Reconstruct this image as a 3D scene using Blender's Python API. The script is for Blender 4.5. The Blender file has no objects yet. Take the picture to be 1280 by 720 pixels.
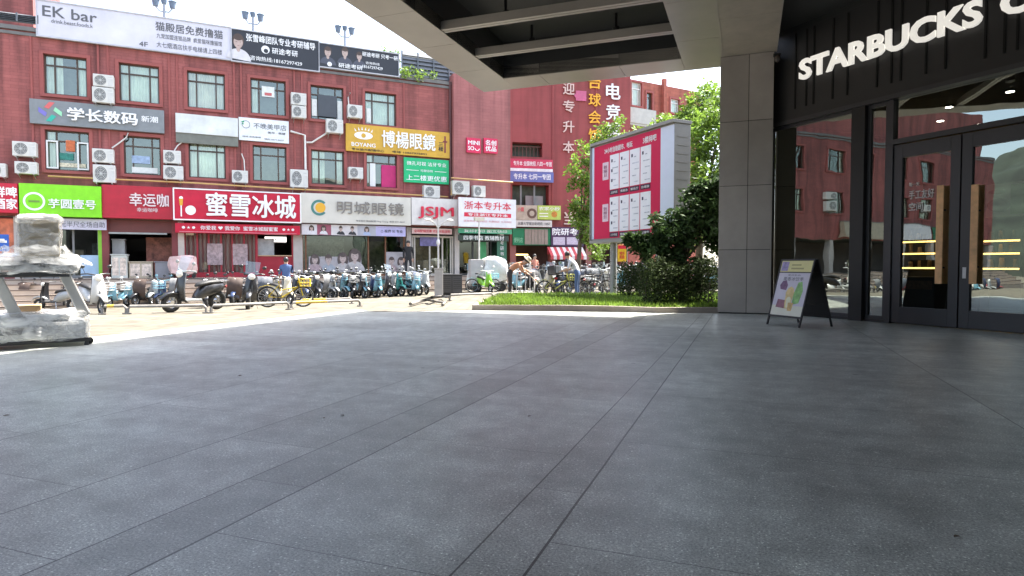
import bpy, math, random
import numpy as np
from mathutils import Vector, Matrix, Quaternion
random.seed(7); rng = np.random.default_rng(7)
R = math.radians
scene = bpy.context.scene
COL = scene.collection
# ------------------------------------------------------------------ camera, sky, sun, exposure
F_PX, HC, PITCH = 785.0, 1.15, math.atan(28 / 785.0)
cam_d = bpy.data.cameras.new('camera'); cam = bpy.data.objects.new('camera', cam_d); COL.objects.link(cam)
cam_d.sensor_width = 36.0; cam_d.lens = F_PX / 1280 * 36; cam_d.clip_start = .05; cam_d.clip_end = 2000
cam.location = (0, 0, HC); cam.rotation_euler = (R(90) - PITCH, 0, 0)
scene.camera = cam
SUN_AZ, SUN_EL = 52.0, 61.2
world = bpy.data.worlds.new('World'); scene.world = world; world.use_nodes = True
wn = world.node_tree.nodes; bg = wn['Background']
sky = wn.new('ShaderNodeTexSky'); sky.sky_type = 'NISHITA'; sky.sun_disc = False
sky.sun_elevation = R(SUN_EL); sky.sun_rotation = R(SUN_AZ); sky.air_density = 1.0; sky.dust_density = 2.5; sky.ozone_density = 1.0
hsv = wn.new('ShaderNodeHueSaturation'); hsv.inputs['Saturation'].default_value = .72
world.node_tree.links.new(sky.outputs[0], hsv.inputs['Color']); world.node_tree.links.new(hsv.outputs[0], bg.inputs[0]); bg.inputs[1].default_value = .15
sun_d = bpy.data.lights.new('sun', 'SUN'); sun = bpy.data.objects.new('sun', sun_d); COL.objects.link(sun)
sun_d.energy = 4.5; sun_d.angle = R(.55); sun_d.color = (1, .95, .86)
sun.rotation_euler = Vector((math.cos(R(SUN_EL)) * math.sin(R(SUN_AZ)), math.cos(R(SUN_EL)) * math.cos(R(SUN_AZ)), math.sin(R(SUN_EL)))).to_track_quat('Z', 'Y').to_euler()
scene.view_settings.view_transform = 'Standard'; scene.view_settings.look = 'None'
scene.view_settings.exposure = 2.15; scene.view_settings.gamma = 1
scene.cycles.max_bounces = 8; scene.cycles.diffuse_bounces = 4; scene.cycles.glossy_bounces = 4
scene.cycles.transparent_max_bounces = 16; scene.cycles.use_denoising = True
scene.cycles.sample_clamp_indirect = 6

# ------------------------------------------------------------------ measuring helpers
def ray(u, v):
    a = (u - 640) / F_PX; b = -(v - 360) / F_PX
    return Vector((a, math.cos(PITCH) + b * math.sin(PITCH), -math.sin(PITCH) + b * math.cos(PITCH)))
CAMP = Vector((0, 0, HC))
def onz(u, v, z=0.0):
    d = ray(u, v); t = (z - HC) / d.z
    return CAMP + d * t
def at(u, v, y):
    d = ray(u, v); return CAMP + d * (y / d.y)
def smooth(a, b, x):
    t = min(1, max(0, (x - a) / (b - a))); return t * t * (3 - 2 * t)
class Frame:                                   # a vertical wall plane: s along it, d out of it towards the street
    def __init__(s, o, deg):
        s.o = Vector((o[0], o[1], 0)); s.a = R(deg); c, n = math.cos(s.a), math.sin(s.a)
        s.x = Vector((c, n, 0)); s.n = Vector((n, -c, 0))
    def w(s, S, d=0, z=0): return s.o + s.x * S + s.n * d + Vector((0, 0, z))
    def hit(s, u, v, d=0):
        r = ray(u, v); t = ((s.o + s.n * d) - CAMP).dot(s.n) / r.dot(s.n); p = CAMP + r * t
        return (p - s.o).dot(s.x), p.z
    def rect(s, u0, u1, vt, vb, d=0):          # s0, s1, z0, z1 of a panel measured in the photo
        vm, um = (vt + vb) / 2, (u0 + u1) / 2
        return s.hit(u0, vm, d)[0], s.hit(u1, vm, d)[0], s.hit(um, vb, d)[1], s.hit(um, vt, d)[1]
FA = Frame((-15.13, 27.0), 25)                 # long red building
S_MINI0 = FA.hit(564, 200)[0]; S_MINI1 = FA.hit(638, 200, .4)[0]
_w = at(636, 332, 42); FW = Frame((_w.x, _w.y), 12)   # wing across the side street
_w = at(787, 332, 45.5); FX = Frame((_w.x, _w.y), 30)   # far building
_b = onz(1200, 411); FB = Frame((_b.x, _b.y), 116 - 180)  # store front: s grows towards the camera side
def ground_z(x, y):
    p = Vector((x, y, 0)) - FA.o; s, d = p.dot(FA.x), p.dot(FA.n)
    return -.02 + max(-.9, min(0, -.38 + .027 * s)) * (1 - smooth(5, 14, d))
def ong(u, v):
    z = 0
    for _ in range(12):
        p = onz(u, v, z); z = ground_z(p.x, p.y)
    return Vector((p.x, p.y, z))

# ------------------------------------------------------------------ materials
MATS = {}
def mat(name, col, rough=.6, metal=0, var=.12, scale=3.0, bump=0, bscale=60, spec=.5, coat=0, emit=0, trans=0, island=0, objvar=0):
    if name in MATS: return MATS[name]
    if name.startswith(('sign_', 'billboard_', 'banner_')): var += .07
    m = bpy.data.materials.new(name); m.use_nodes = True; nt = m.node_tree; N = nt.nodes; L = nt.links
    b = N['Principled BSDF']; b.inputs['Roughness'].default_value = rough; b.inputs['Metallic'].default_value = metal
    b.inputs['Specular IOR Level'].default_value = spec; b.inputs['Coat Weight'].default_value = coat
    tc = N.new('ShaderNodeTexCoord'); nz = N.new('ShaderNodeTexNoise'); nz.inputs['Scale'].default_value = scale; nz.inputs['Detail'].default_value = 6
    nz.inputs['Roughness'].default_value = .65
    L.new(tc.outputs['Object'], nz.inputs['Vector'])
    rp = N.new('ShaderNodeValToRGB'); rp.color_ramp.elements[0].position = .3; rp.color_ramp.elements[1].position = .7
    rp.color_ramp.elements[0].color = [c * (1 - var) for c in col] + [1]; rp.color_ramp.elements[1].color = [min(1, c * (1 + var)) for c in col] + [1]
    L.new(nz.outputs['Fac'], rp.inputs['Fac']); out = rp.outputs['Color']
    if island:
        g = N.new('ShaderNodeNewGeometry'); hs = N.new('ShaderNodeHueSaturation'); mr = N.new('ShaderNodeMapRange')
        mr.inputs['To Min'].default_value = 1 - island; mr.inputs['To Max'].default_value = 1 + island
        L.new(g.outputs['Random Per Island'], mr.inputs['Value']); L.new(mr.outputs[0], hs.inputs['Value']); L.new(out, hs.inputs['Color']); out = hs.outputs[0]
    if objvar:
        oi = N.new('ShaderNodeObjectInfo'); h2 = N.new('ShaderNodeHueSaturation'); m3 = N.new('ShaderNodeMapRange'); m3.inputs['To Min'].default_value = 1 - objvar; m3.inputs['To Max'].default_value = 1 + objvar
        L.new(oi.outputs['Random'], m3.inputs['Value']); L.new(m3.outputs[0], h2.inputs['Value']); L.new(out, h2.inputs['Color']); out = h2.outputs[0]
    L.new(out, b.inputs['Base Color'])
    if var > 0 and metal < .5:
        mr2 = N.new('ShaderNodeMapRange'); mr2.inputs['To Min'].default_value = max(.02, rough - .08); mr2.inputs['To Max'].default_value = min(1, rough + .08)
        L.new(nz.outputs['Fac'], mr2.inputs['Value']); L.new(mr2.outputs[0], b.inputs['Roughness'])
    if bump:
        n2 = N.new('ShaderNodeTexNoise'); n2.inputs['Scale'].default_value = bscale; n2.inputs['Detail'].default_value = 4
        bp = N.new('ShaderNodeBump'); bp.inputs['Strength'].default_value = bump; bp.inputs['Distance'].default_value = .02
        L.new(tc.outputs['Object'], n2.inputs['Vector']); L.new(n2.outputs['Fac'], bp.inputs['Height']); L.new(bp.outputs[0], b.inputs['Normal'])
    if emit:
        b.inputs['Emission Color'].default_value = list(col) + [1]; b.inputs['Emission Strength'].default_value = emit
    if trans:
        o = N['Material Output']; tr = N.new('ShaderNodeBsdfTranslucent'); mx = N.new('ShaderNodeMixShader'); mx.inputs[0].default_value = trans
        L.new(out, tr.inputs['Color']); L.new(b.outputs[0], mx.inputs[1]); L.new(tr.outputs[0], mx.inputs[2]); L.new(mx.outputs[0], o.inputs['Surface'])
    MATS[name] = m; return m
def glass(name, base=.1, tint=(.6, .65, .65), rough=0.0):
    if name in MATS: return MATS[name]
    m = bpy.data.materials.new(name); m.use_nodes = True; nt = m.node_tree; N = nt.nodes; L = nt.links; N.remove(N['Principled BSDF'])
    o = N['Material Output']; t = N.new('ShaderNodeBsdfTransparent'); g = N.new('ShaderNodeBsdfGlossy'); mx = N.new('ShaderNodeMixShader')
    t.inputs[0].default_value = list(tint) + [1]; g.inputs['Roughness'].default_value = rough; g.inputs['Color'].default_value = (.9, 1, .94, 1)
    fr = N.new('ShaderNodeFresnel'); fr.inputs[0].default_value = 1.45; ad = N.new('ShaderNodeMath'); ad.operation = 'ADD'; ad.inputs[1].default_value = base; ad.use_clamp = True
    nz = N.new('ShaderNodeTexNoise'); tc = N.new('ShaderNodeTexCoord'); nz.inputs['Scale'].default_value = .9; bp = N.new('ShaderNodeBump'); bp.inputs['Strength'].default_value = .06; bp.inputs['Distance'].default_value = .05
    L.new(tc.outputs['Object'], nz.inputs[0]); L.new(nz.outputs['Fac'], bp.inputs['Height']); L.new(bp.outputs[0], g.inputs['Normal'])
    L.new(fr.outputs[0], ad.inputs[0]); L.new(ad.outputs[0], mx.inputs[0]); L.new(t.outputs[0], mx.inputs[1]); L.new(g.outputs[0], mx.inputs[2]); L.new(mx.outputs[0], o.inputs['Surface'])
    MATS[name] = m; return m
def brick_mat(name, col, mortar, bw, bh, mw, rough=.75, bumpk=.4, var=.14, vertical=True, offs=.5, stain=.25):
    if name in MATS: return MATS[name]
    m = bpy.data.materials.new(name); m.use_nodes = True; nt = m.node_tree; N = nt.nodes; L = nt.links; b = N['Principled BSDF']
    b.inputs['Roughness'].default_value = rough
    tc = N.new('ShaderNodeTexCoord'); sx = N.new('ShaderNodeSeparateXYZ'); cb = N.new('ShaderNodeCombineXYZ'); L.new(tc.outputs['Object'], sx.inputs[0])
    if vertical:
        ad = N.new('ShaderNodeMath'); ad.operation = 'ADD'; L.new(sx.outputs[0], ad.inputs[0]); L.new(sx.outputs[1], ad.inputs[1])
        L.new(ad.outputs[0], cb.inputs[0]); L.new(sx.outputs[2], cb.inputs[1])
    else: L.new(sx.outputs[0], cb.inputs[1]); L.new(sx.outputs[1], cb.inputs[0])
    br = N.new('ShaderNodeTexBrick'); br.inputs['Scale'].default_value = 1; br.inputs['Brick Width'].default_value = bw; br.inputs['Row Height'].default_value = bh
    br.inputs['Mortar Size'].default_value = mw; br.inputs['Mortar Smooth'].default_value = .1; br.offset = offs
    br.inputs['Color1'].default_value = [c * (1 - var) for c in col] + [1]; br.inputs['Color2'].default_value = [c * (1 + var) for c in col] + [1]; br.inputs['Mortar'].default_value = list(mortar) + [1]
    L.new(cb.outputs[0], br.inputs['Vector'])
    nz = N.new('ShaderNodeTexNoise'); nz.inputs['Scale'].default_value = .35; nz.inputs['Detail'].default_value = 8; nz.inputs['Roughness'].default_value = .7; L.new(tc.outputs['Object'], nz.inputs[0])
    mr = N.new('ShaderNodeMapRange'); mr.inputs[1].default_value = .3; mr.inputs[2].default_value = .7; mr.inputs['To Min'].default_value = 1 - stain; mr.inputs['To Max'].default_value = 1 + stain * .6; L.new(nz.outputs['Fac'], mr.inputs['Value'])
    hs = N.new('ShaderNodeHueSaturation'); L.new(br.outputs['Color'], hs.inputs['Color'])
    mp = N.new('ShaderNodeMapping'); mp.inputs['Scale'].default_value = (2.6, 2.6, .16); n3 = N.new('ShaderNodeTexNoise'); n3.inputs['Scale'].default_value = 1; n3.inputs['Detail'].default_value = 6; L.new(tc.outputs['Object'], mp.inputs[0]); L.new(mp.outputs[0], n3.inputs[0])
    m5 = N.new('ShaderNodeMapRange'); m5.inputs[1].default_value = .42; m5.inputs[2].default_value = .72; m5.inputs['To Min'].default_value = 1; m5.inputs['To Max'].default_value = 1 - stain * 1.6; L.new(n3.outputs['Fac'], m5.inputs['Value'])
    m6 = N.new('ShaderNodeMath'); m6.operation = 'MULTIPLY'; L.new(mr.outputs[0], m6.inputs[0]); L.new(m5.outputs[0], m6.inputs[1]); L.new(m6.outputs[0], hs.inputs['Value']); L.new(hs.outputs[0], b.inputs['Base Color'])
    iv = N.new('ShaderNodeMath'); iv.operation = 'SUBTRACT'; iv.inputs[0].default_value = 1; L.new(br.outputs['Fac'], iv.inputs[1])
    bp = N.new('ShaderNodeBump'); bp.inputs['Strength'].default_value = bumpk; bp.inputs['Distance'].default_value = .01; L.new(iv.outputs[0], bp.inputs['Height']); L.new(bp.outputs[0], b.inputs['Normal'])
    MATS[name] = m; return m

# ------------------------------------------------------------------ mesh collector
class MB:
    def __init__(s): s.v = []; s.f = []; s.m = []; s.sm = []
    def add(s, vs, fs, m=0, smooth=False):
        o = len(s.v); s.v += [tuple(p) for p in vs]
        for f in fs: s.f.append([i + o for i in f]); s.m.append(m); s.sm.append(smooth)
        return s
    def box(s, x0, x1, y0, y1, z0, z1, m=0, M=None):
        vs = [Vector((x, y, z)) for z in (z0, z1) for y in (y0, y1) for x in (x0, x1)]
        if M is not None: vs = [M @ p for p in vs]
        return s.add(vs, [(0, 2, 3, 1), (4, 5, 7, 6), (0, 1, 5, 4), (2, 6, 7, 3), (0, 4, 6, 2), (1, 3, 7, 5)], m)
    def tube(s, path, r, n=8, m=0, caps=True, smooth=True):
        P = [Vector(p) for p in path]; rs = r if isinstance(r, (list, tuple)) else [r] * len(P); vs = []; fs = []
        for i, p in enumerate(P):
            t = (P[min(i + 1, len(P) - 1)] - P[max(i - 1, 0)])
            t = t.normalized() if t.length > 1e-9 else Vector((0, 0, 1))
            a = t.cross(Vector((0, 0, 1)) if abs(t.z) < .95 else Vector((1, 0, 0))).normalized(); b = t.cross(a)
            for k in range(n):
                an = 2 * math.pi * k / n; vs.append(p + (a * math.cos(an) + b * math.sin(an)) * rs[i])
        for i in range(len(P) - 1):
            for k in range(n):
                k2 = (k + 1) % n; fs.append((i * n + k, i * n + k2, (i + 1) * n + k2, (i + 1) * n + k))
        s.add(vs, fs, m, smooth)
        if caps: s.add(vs[:n], [tuple(range(n))[::-1]], m); s.add(vs[-n:], [tuple(range(n))], m)
        return s
    def cyl(s, p0, p1, r0, r1=None, n=16, m=0): return s.tube([p0, p1], [r0, r0 if r1 is None else r1], n, m)
    def prism(s, poly, y0, y1, m=0, M=None):   # poly in x,z extruded along y
        n = len(poly); vs = [Vector((x, y0, z)) for x, z in poly] + [Vector((x, y1, z)) for x, z in poly]
        if M is not None: vs = [M @ p for p in vs]
        return s.add(vs, [tuple(range(n)), tuple(range(2 * n - 1, n - 1, -1))] + [(i, i + n, (i + 1) % n + n, (i + 1) % n) for i in range(n)], m)
    def ball(s, c, rx, ry=None, rz=None, m=0, nu=12, nv=8, jit=0, M=None):
        ry = rx if ry is None else ry; rz = rx if rz is None else rz; vs = []; fs = []
        for j in range(nv + 1):
            th = math.pi * j / nv
            for i in range(nu):
                ph = 2 * math.pi * i / nu; k = 1 + (random.uniform(-jit, jit) if 0 < j < nv else 0)
                p = Vector((rx * math.sin(th) * math.cos(ph) * k, ry * math.sin(th) * math.sin(ph) * k, rz * math.cos(th) * k))
                vs.append((M @ p if M is not None else p) + Vector(c))
        for j in range(nv):
            for i in range(nu):
                i2 = (i + 1) % nu; fs.append((j * nu + i, (j + 1) * nu + i, (j + 1) * nu + i2, j * nu + i2))
        return s.add(vs, fs, m, True)
    def ring(s, c, axis, R0, r, n=24, k=8, m=0):
        ax = Vector(axis).normalized(); a = ax.orthogonal().normalized(); b = ax.cross(a); c = Vector(c); vs = []; fs = []
        for i in range(n):
            t = 2 * math.pi * i / n; d = a * math.cos(t) + b * math.sin(t)
            for j in range(k):
                q = 2 * math.pi * j / k; vs.append(c + d * (R0 + r * math.cos(q)) + ax * (r * math.sin(q)))
        for i in range(n):
            for j in range(k):
                i2, j2 = (i + 1) % n, (j + 1) % k; fs.append((i * k + j, i2 * k + j, i2 * k + j2, i * k + j2))
        return s.add(vs, fs, m, True)
    def disc(s, c, axis, r, n=24, m=0):
        ax = Vector(axis).normalized(); a = ax.orthogonal().normalized(); b = ax.cross(a); c = Vector(c)
        return s.add([c + (a * math.cos(2 * math.pi * i / n) + b * math.sin(2 * math.pi * i / n)) * r for i in range(n)], [tuple(range(n))], m)
    def build(s, name, mats, parent=None, bevel=0, loc=None, rotz=0):
        me = bpy.data.meshes.new(name); me.from_pydata(s.v, [], s.f)
        for mm in (mats if isinstance(mats, (list, tuple)) else [mats]): me.materials.append(mm)
        me.polygons.foreach_set('material_index', s.m); me.polygons.foreach_set('use_smooth', s.sm); me.update()
        o = bpy.data.objects.new(name, me); COL.objects.link(o)
        if parent is not None: o.parent = parent
        if loc is not None: o.location = loc
        if rotz: o.rotation_euler = (0, 0, rotz)
        if bevel:
            b = o.modifiers.new('bevel', 'BEVEL'); b.width = bevel; b.segments = 2; b.limit_method = 'ANGLE'; b.harden_normals = False
        return o
def tag(o, label=None, cat=None, group=None, kind=None):
    if label: o['label'] = label
    if cat: o['category'] = cat
    if group: o['group'] = group
    if kind: o['kind'] = kind
    return o
def empty(name, loc, rz=0, label=None, cat=None, group=None):
    o = bpy.data.objects.new(name, None); COL.objects.link(o); o.location = loc; o.rotation_euler = (0, 0, rz); o.empty_display_size = .2
    return tag(o, label, cat, group)
KIDS = {}
def copy_tree(o, parent=None, mats=None):
    c = o.copy(); COL.objects.link(c)
    if parent is not None: c.parent = parent
    if mats and c.type == 'MESH':
        for k, sl in enumerate(o.material_slots):
            if sl.material and sl.material.name in mats:
                c.material_slots[k].link = 'OBJECT'; c.material_slots[k].material = mats[sl.material.name]
    for ch in list(o.children): copy_tree(ch, c, mats)
    return c
TXT = {}
def text_geo(body, bold=.0, ext=0):
    k = (body, bold, ext)
    if k not in TXT:
        c = bpy.data.curves.new('t', 'FONT'); c.body = body; c.size = 1; c.offset = bold; c.extrude = ext; c.resolution_u = 3; c.align_x = 'CENTER'
        c.space_line = 1.0
        o = bpy.data.objects.new('t', c); COL.objects.link(o); dg = bpy.context.evaluated_depsgraph_get(); dg.update()
        me = bpy.data.meshes.new_from_object(o.evaluated_get(dg))
        v = np.array([tuple(p.co) for p in me.vertices]).reshape(-1, 3); f = [tuple(p.vertices) for p in me.polygons]
        bpy.data.objects.remove(o); bpy.data.curves.remove(c); bpy.data.meshes.remove(me)
        TXT[k] = (v, f)
    v, f = TXT[k]; return v.copy(), f
def lettering(body, cx, cz, w, h, y, m, parent, bold=.012, depth=.004, name='lettering', vertical=False, shear=0):
    """flat letters in the local x,z plane facing -y, fitted to a box w x h (w None keeps the proportions)"""
    if vertical: body = '\n'.join(body)
    thin = body not in ('STARBUCKS', 'COFFEE')
    v, f = text_geo(body, 0 if thin else bold, .5)
    lo, hi = v.min(0), v.max(0); ext = hi - lo; sz = h / ext[1]; sx = sz if w is None else w / ext[0]
    X = (v[:, 0] - (lo[0] + hi[0]) / 2) * sx; Z = (v[:, 1] - (lo[1] + hi[1]) / 2) * sz; Y = -v[:, 2] * depth
    X = X + Z * shear; b = MB()
    e = bold * .55 if thin and bold > .008 else 0
    for q, (dx, dz) in enumerate(((-1, 0), (1, 0), (0, -.7), (0, .7)) if e else ((0, 0),)):   # heavier strokes: the same glyph laid down again a hair aside
        b.add(np.stack([X + cx + dx * e * sx, Y + y - depth / 2 - q * .0009, Z + cz + dz * e * sz], 1).tolist(), f)
    return b.build(name, m, parent)
# ================================================================== GROUND
PAZ = math.atan2(935 - 640, F_PX)              # direction of the paving joints
PX = Vector((math.cos(PAZ), -math.sin(PAZ), 0)); PY = Vector((math.sin(PAZ), math.cos(PAZ), 0))
def q_at(u, v=720): return onz(u, v).dot(PX)
def plaza_mat():
    m = bpy.data.materials.new('granite_paving'); m.use_nodes = True; nt = m.node_tree; N = nt.nodes; L = nt.links; b = N['Principled BSDF']
    def nd(t, **k):
        n = N.new(t)
        for a, v in k.items(): setattr(n, a, v)
        return n
    def mth(op, a, b2=None, clamp=False):
        n = nd('ShaderNodeMath', operation=op); n.use_clamp = clamp
        for i, x in enumerate((a, b2)):
            if x is None: continue
            if isinstance(x, (int, float)): n.inputs[i].default_value = x
            else: L.new(x, n.inputs[i])
        return n.outputs[0]
    tc = nd('ShaderNodeTexCoord'); sx = nd('ShaderNodeSeparateXYZ'); L.new(tc.outputs['Object'], sx.inputs[0]); q, p = sx.outputs[0], sx.outputs[1]
    wob = nd('ShaderNodeTexNoise'); wob.inputs['Scale'].default_value = 1.3; L.new(tc.outputs['Object'], wob.inputs[0])
    qw = mth('ADD', q, mth('MULTIPLY', mth('SUBTRACT', wob.outputs['Fac'], .5), .012))
    lines = [q_at(160), q_at(25), q_at(563), q_at(655)]
    q0, p0 = lines[1], lines[0]
    for u, v in ((0, 643), (0, 550), (0, 496), (0, 470)): lines.append(onz(u, v).dot(PX))
    lines += [lines[3] + 2.6, lines[3] + 4.4]
    joint = None
    for k, c in enumerate(lines):
        w = .006 if k in (0, 3) else .0045 if k < 3 else .0042
        j = mth('LESS_THAN', mth('ABSOLUTE', mth('SUBTRACT', qw, c)), w)
        joint = j if joint is None else mth('MAXIMUM', joint, j)
    # cross joints: staggered by the strip they are in
    cell = None
    for c in lines:
        g = mth('GREATER_THAN', q, c); cell = g if cell is None else mth('ADD', cell, g)
    off = mth('MULTIPLY', cell, .37)
    fr = mth('FRACT', mth('ADD', mth('DIVIDE', p, 1.6), off))
    cj = mth('MULTIPLY', mth('LESS_THAN', mth('ABSOLUTE', mth('SUBTRACT', fr, .5)), .0018), .8)
    joint = mth('MAXIMUM', joint, cj)
    # slab to slab tone
    wn2 = nd('ShaderNodeTexWhiteNoise', noise_dimensions='2D'); cb = nd('ShaderNodeCombineXYZ'); L.new(cell, cb.inputs[0])
    L.new(mth('FLOOR', mth('ADD', mth('ADD', mth('DIVIDE', p, 1.6), off), .5)), cb.inputs[1]); L.new(cb.outputs[0], wn2.inputs['Vector'])
    tone = mth('ADD', .88, mth('MULTIPLY', wn2.outputs['Value'], .22))
    band = mth('MULTIPLY', mth('GREATER_THAN', q, q0), mth('LESS_THAN', q, p0))
    big = nd('ShaderNodeTexNoise'); big.inputs['Scale'].default_value = .55; big.inputs['Detail'].default_value = 9; big.inputs['Roughness'].default_value = .68; L.new(tc.outputs['Object'], big.inputs[0])
    bigm = nd('ShaderNodeMapRange'); bigm.inputs[1].default_value = .32; bigm.inputs[2].default_value = .68; bigm.inputs[3].default_value = .7; bigm.inputs[4].default_value = 1.25; L.new(big.outputs['Fac'], bigm.inputs[0])
    # long worn streaks across the direction of walking
    mp = nd('ShaderNodeMapping'); mp.inputs['Scale'].default_value = (.25, 2.2, 1); mp.inputs['Rotation'].default_value = (0, 0, R(-35)); L.new(tc.outputs['Object'], mp.inputs[0])
    st = nd('ShaderNodeTexNoise'); st.inputs['Scale'].default_value = 1.0; st.inputs['Detail'].default_value = 7; L.new(mp.outputs[0], st.inputs[0])
    stm = nd('ShaderNodeMapRange'); stm.inputs[1].default_value = .35; stm.inputs[2].default_value = .7; stm.inputs[3].default_value = .86; stm.inputs[4].default_value = 1.13; L.new(st.outputs['Fac'], stm.inputs[0])
    gr = nd('ShaderNodeTexNoise'); gr.inputs['Scale'].default_value = 95; gr.inputs['Detail'].default_value = 3; gr.inputs['Roughness'].default_value = .8; L.new(tc.outputs['Object'], gr.inputs[0])
    grm = nd('ShaderNodeMapRange'); grm.inputs[1].default_value = .35; grm.inputs[2].default_value = .7; grm.inputs[3].default_value = .45; grm.inputs[4].default_value = 1.65; L.new(gr.outputs['Fac'], grm.inputs[0])
    vo = nd('ShaderNodeTexVoronoi'); vo.inputs['Scale'].default_value = 55; L.new(tc.outputs['Object'], vo.inputs['Vector'])
    sp = mth('MULTIPLY', mth('LESS_THAN', vo.outputs['Distance'], .22), mth('GREATER_THAN', gr.outputs['Fac'], .52))
    # a few dark chewing-gum spots
    v2 = nd('ShaderNodeTexVoronoi'); v2.inputs['Scale'].default_value = 1.25; L.new(tc.outputs['Object'], v2.inputs['Vector'])
    gum = mth('LESS_THAN', v2.outputs['Distance'], .035)
    k = mth('MULTIPLY', mth('MULTIPLY', tone, bigm.outputs[0]), mth('MULTIPLY', stm.outputs[0], grm.outputs[0]))
    md = nd('ShaderNodeTexNoise'); md.inputs['Scale'].default_value = 4.5; md.inputs['Detail'].default_value = 8; md.inputs['Roughness'].default_value = .72; L.new(tc.outputs['Object'], md.inputs[0])
    mdm = nd('ShaderNodeMapRange'); mdm.inputs[1].default_value = .3; mdm.inputs[2].default_value = .7; mdm.inputs[3].default_value = .74; mdm.inputs[4].default_value = 1.26; L.new(md.outputs['Fac'], mdm.inputs[0])
    k = mth('MULTIPLY', k, mdm.outputs[0])
    v3 = nd('ShaderNodeTexVoronoi'); v3.inputs['Scale'].default_value = 26; L.new(tc.outputs['Object'], v3.inputs['Vector'])
    chip = mth('MULTIPLY', mth('LESS_THAN', v3.outputs['Distance'], .2), mth('GREATER_THAN', md.outputs['Fac'], .5))
    k = mth('ADD', k, mth('ADD', mth('MULTIPLY', sp, 1.1), mth('MULTIPLY', chip, .45)))
    k = mth('MULTIPLY', k, mth('SUBTRACT', 1, mth('MULTIPLY', band, .2)))
    k = mth('MULTIPLY', k, mth('SUBTRACT', 1, mth('MULTIPLY', gum, .55)))
    k = mth('MULTIPLY', k, mth('SUBTRACT', 1, mth('MULTIPLY', joint, .86)))
    mx = nd('ShaderNodeMix', data_type='RGBA', blend_type='MULTIPLY'); mx.inputs[0].default_value = 1; mx.inputs[6].default_value = (.455, .468, .425, 1)
    cc = nd('ShaderNodeCombineColor'); L.new(k, cc.inputs[0]); L.new(k, cc.inputs[1]); L.new(k, cc.inputs[2]); L.new(cc.outputs[0], mx.inputs[7])
    L.new(mx.outputs[2], b.inputs['Base Color'])
    rg = nd('ShaderNodeMapRange'); rg.inputs[3].default_value = .25; rg.inputs[4].default_value = .5; L.new(big.outputs['Fac'], rg.inputs[0]); L.new(rg.outputs[0], b.inputs['Roughness'])
    hb = mth('SUBTRACT', mth('MULTIPLY', gr.outputs['Fac'], .35), joint)
    bp = nd('ShaderNodeBump'); bp.inputs['Strength'].default_value = .35; bp.inputs['Distance'].default_value = .006; L.new(hb, bp.inputs['Height']); L.new(bp.outputs[0], b.inputs['Normal'])
    return m
# street: one sheet out to the horizon, sinking a little towards the shops
concrete = brick_mat('street_pavers', (.165, .145, .108), (.10, .085, .065), .6, .3, .012, .85, .3, .12, vertical=False, stain=.3)
gx = sorted(set([-400, -250, -150, -100, -75] + list(range(-60, 46, 2)) + [60, 90, 150, 250, 400])); gy = sorted(set([-200, -100, -50, -30, -20] + list(np.arange(-12, 60, 2.0)) + [70, 100, 150, 250, 400, 600]))
b = MB(); vs = [(x, y, ground_z(x, y)) for y in gy for x in gx]; n = len(gx)
b.add(vs, [(j * n + i, j * n + i + 1, (j + 1) * n + i + 1, (j + 1) * n + i) for j in range(len(gy) - 1) for i in range(n - 1)], 0, True)
tag(b.build('street', concrete), kind='structure')
# wooded hill far off beyond the end of the red building
gxs, gys = 70, 64; vs = []
for j in range(gys + 1):
    for i in range(gxs + 1):
        X, Y = -330 + 220 * i / gxs, -140 + 190 * j / gys; f = max(0, 1 - ((X + 215) / 105) ** 2) * max(0, 1 - ((Y + 45) / 95) ** 2)
        vs.append((X, Y, -1 + 44 * f ** .8 + 3 * math.sin(X * .21 + Y * .13) * f + random.uniform(-1.6, 1.6) * f))
b = MB(); b.add(vs, [(j * (gxs + 1) + i, j * (gxs + 1) + i + 1, (j + 1) * (gxs + 1) + i + 1, (j + 1) * (gxs + 1) + i) for j in range(gys) for i in range(gxs)], 0, True)
tag(b.build('hill', mat('hill_green', (.022, .029, .021), .9, var=.7, scale=.16, bump=1, bscale=.5)), kind='structure')
# plaza: granite sheet, in its own frame turned to the paving direction
CORN = at(605, 118, 18.3); CORN.z = 6.15
SHADE = Vector((-3.5, 16.2, 0))
qL = SHADE.dot(PX) - .55
def pq(x, y): p = Vector((x, y, 0)); return (p.dot(PX), p.dot(PY))
far_l, far_m, far_r = pq(*(onz(470, 390.0)[:2])), pq(*(onz(590, 388)[:2])), pq(5.3, 15.2)
poly = [(qL - 1.6, -14), (16, -14), (16, 12), pq(14, 14.6), pq(5.3, 15.05), far_m, far_l, (qL, SHADE.dot(PY)), (qL - .4, 6)]
b = MB(); nn = len(poly); b.add([(x, y, -.15) for x, y in poly] + [(x, y, 0) for x, y in poly], [tuple(range(nn, 2 * nn))] + [(i, (i + 1) % nn, (i + 1) % nn + nn, i + nn) for i in range(nn)])
tag(b.build('plaza', plaza_mat(), rotz=-PAZ), kind='structure')

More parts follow.
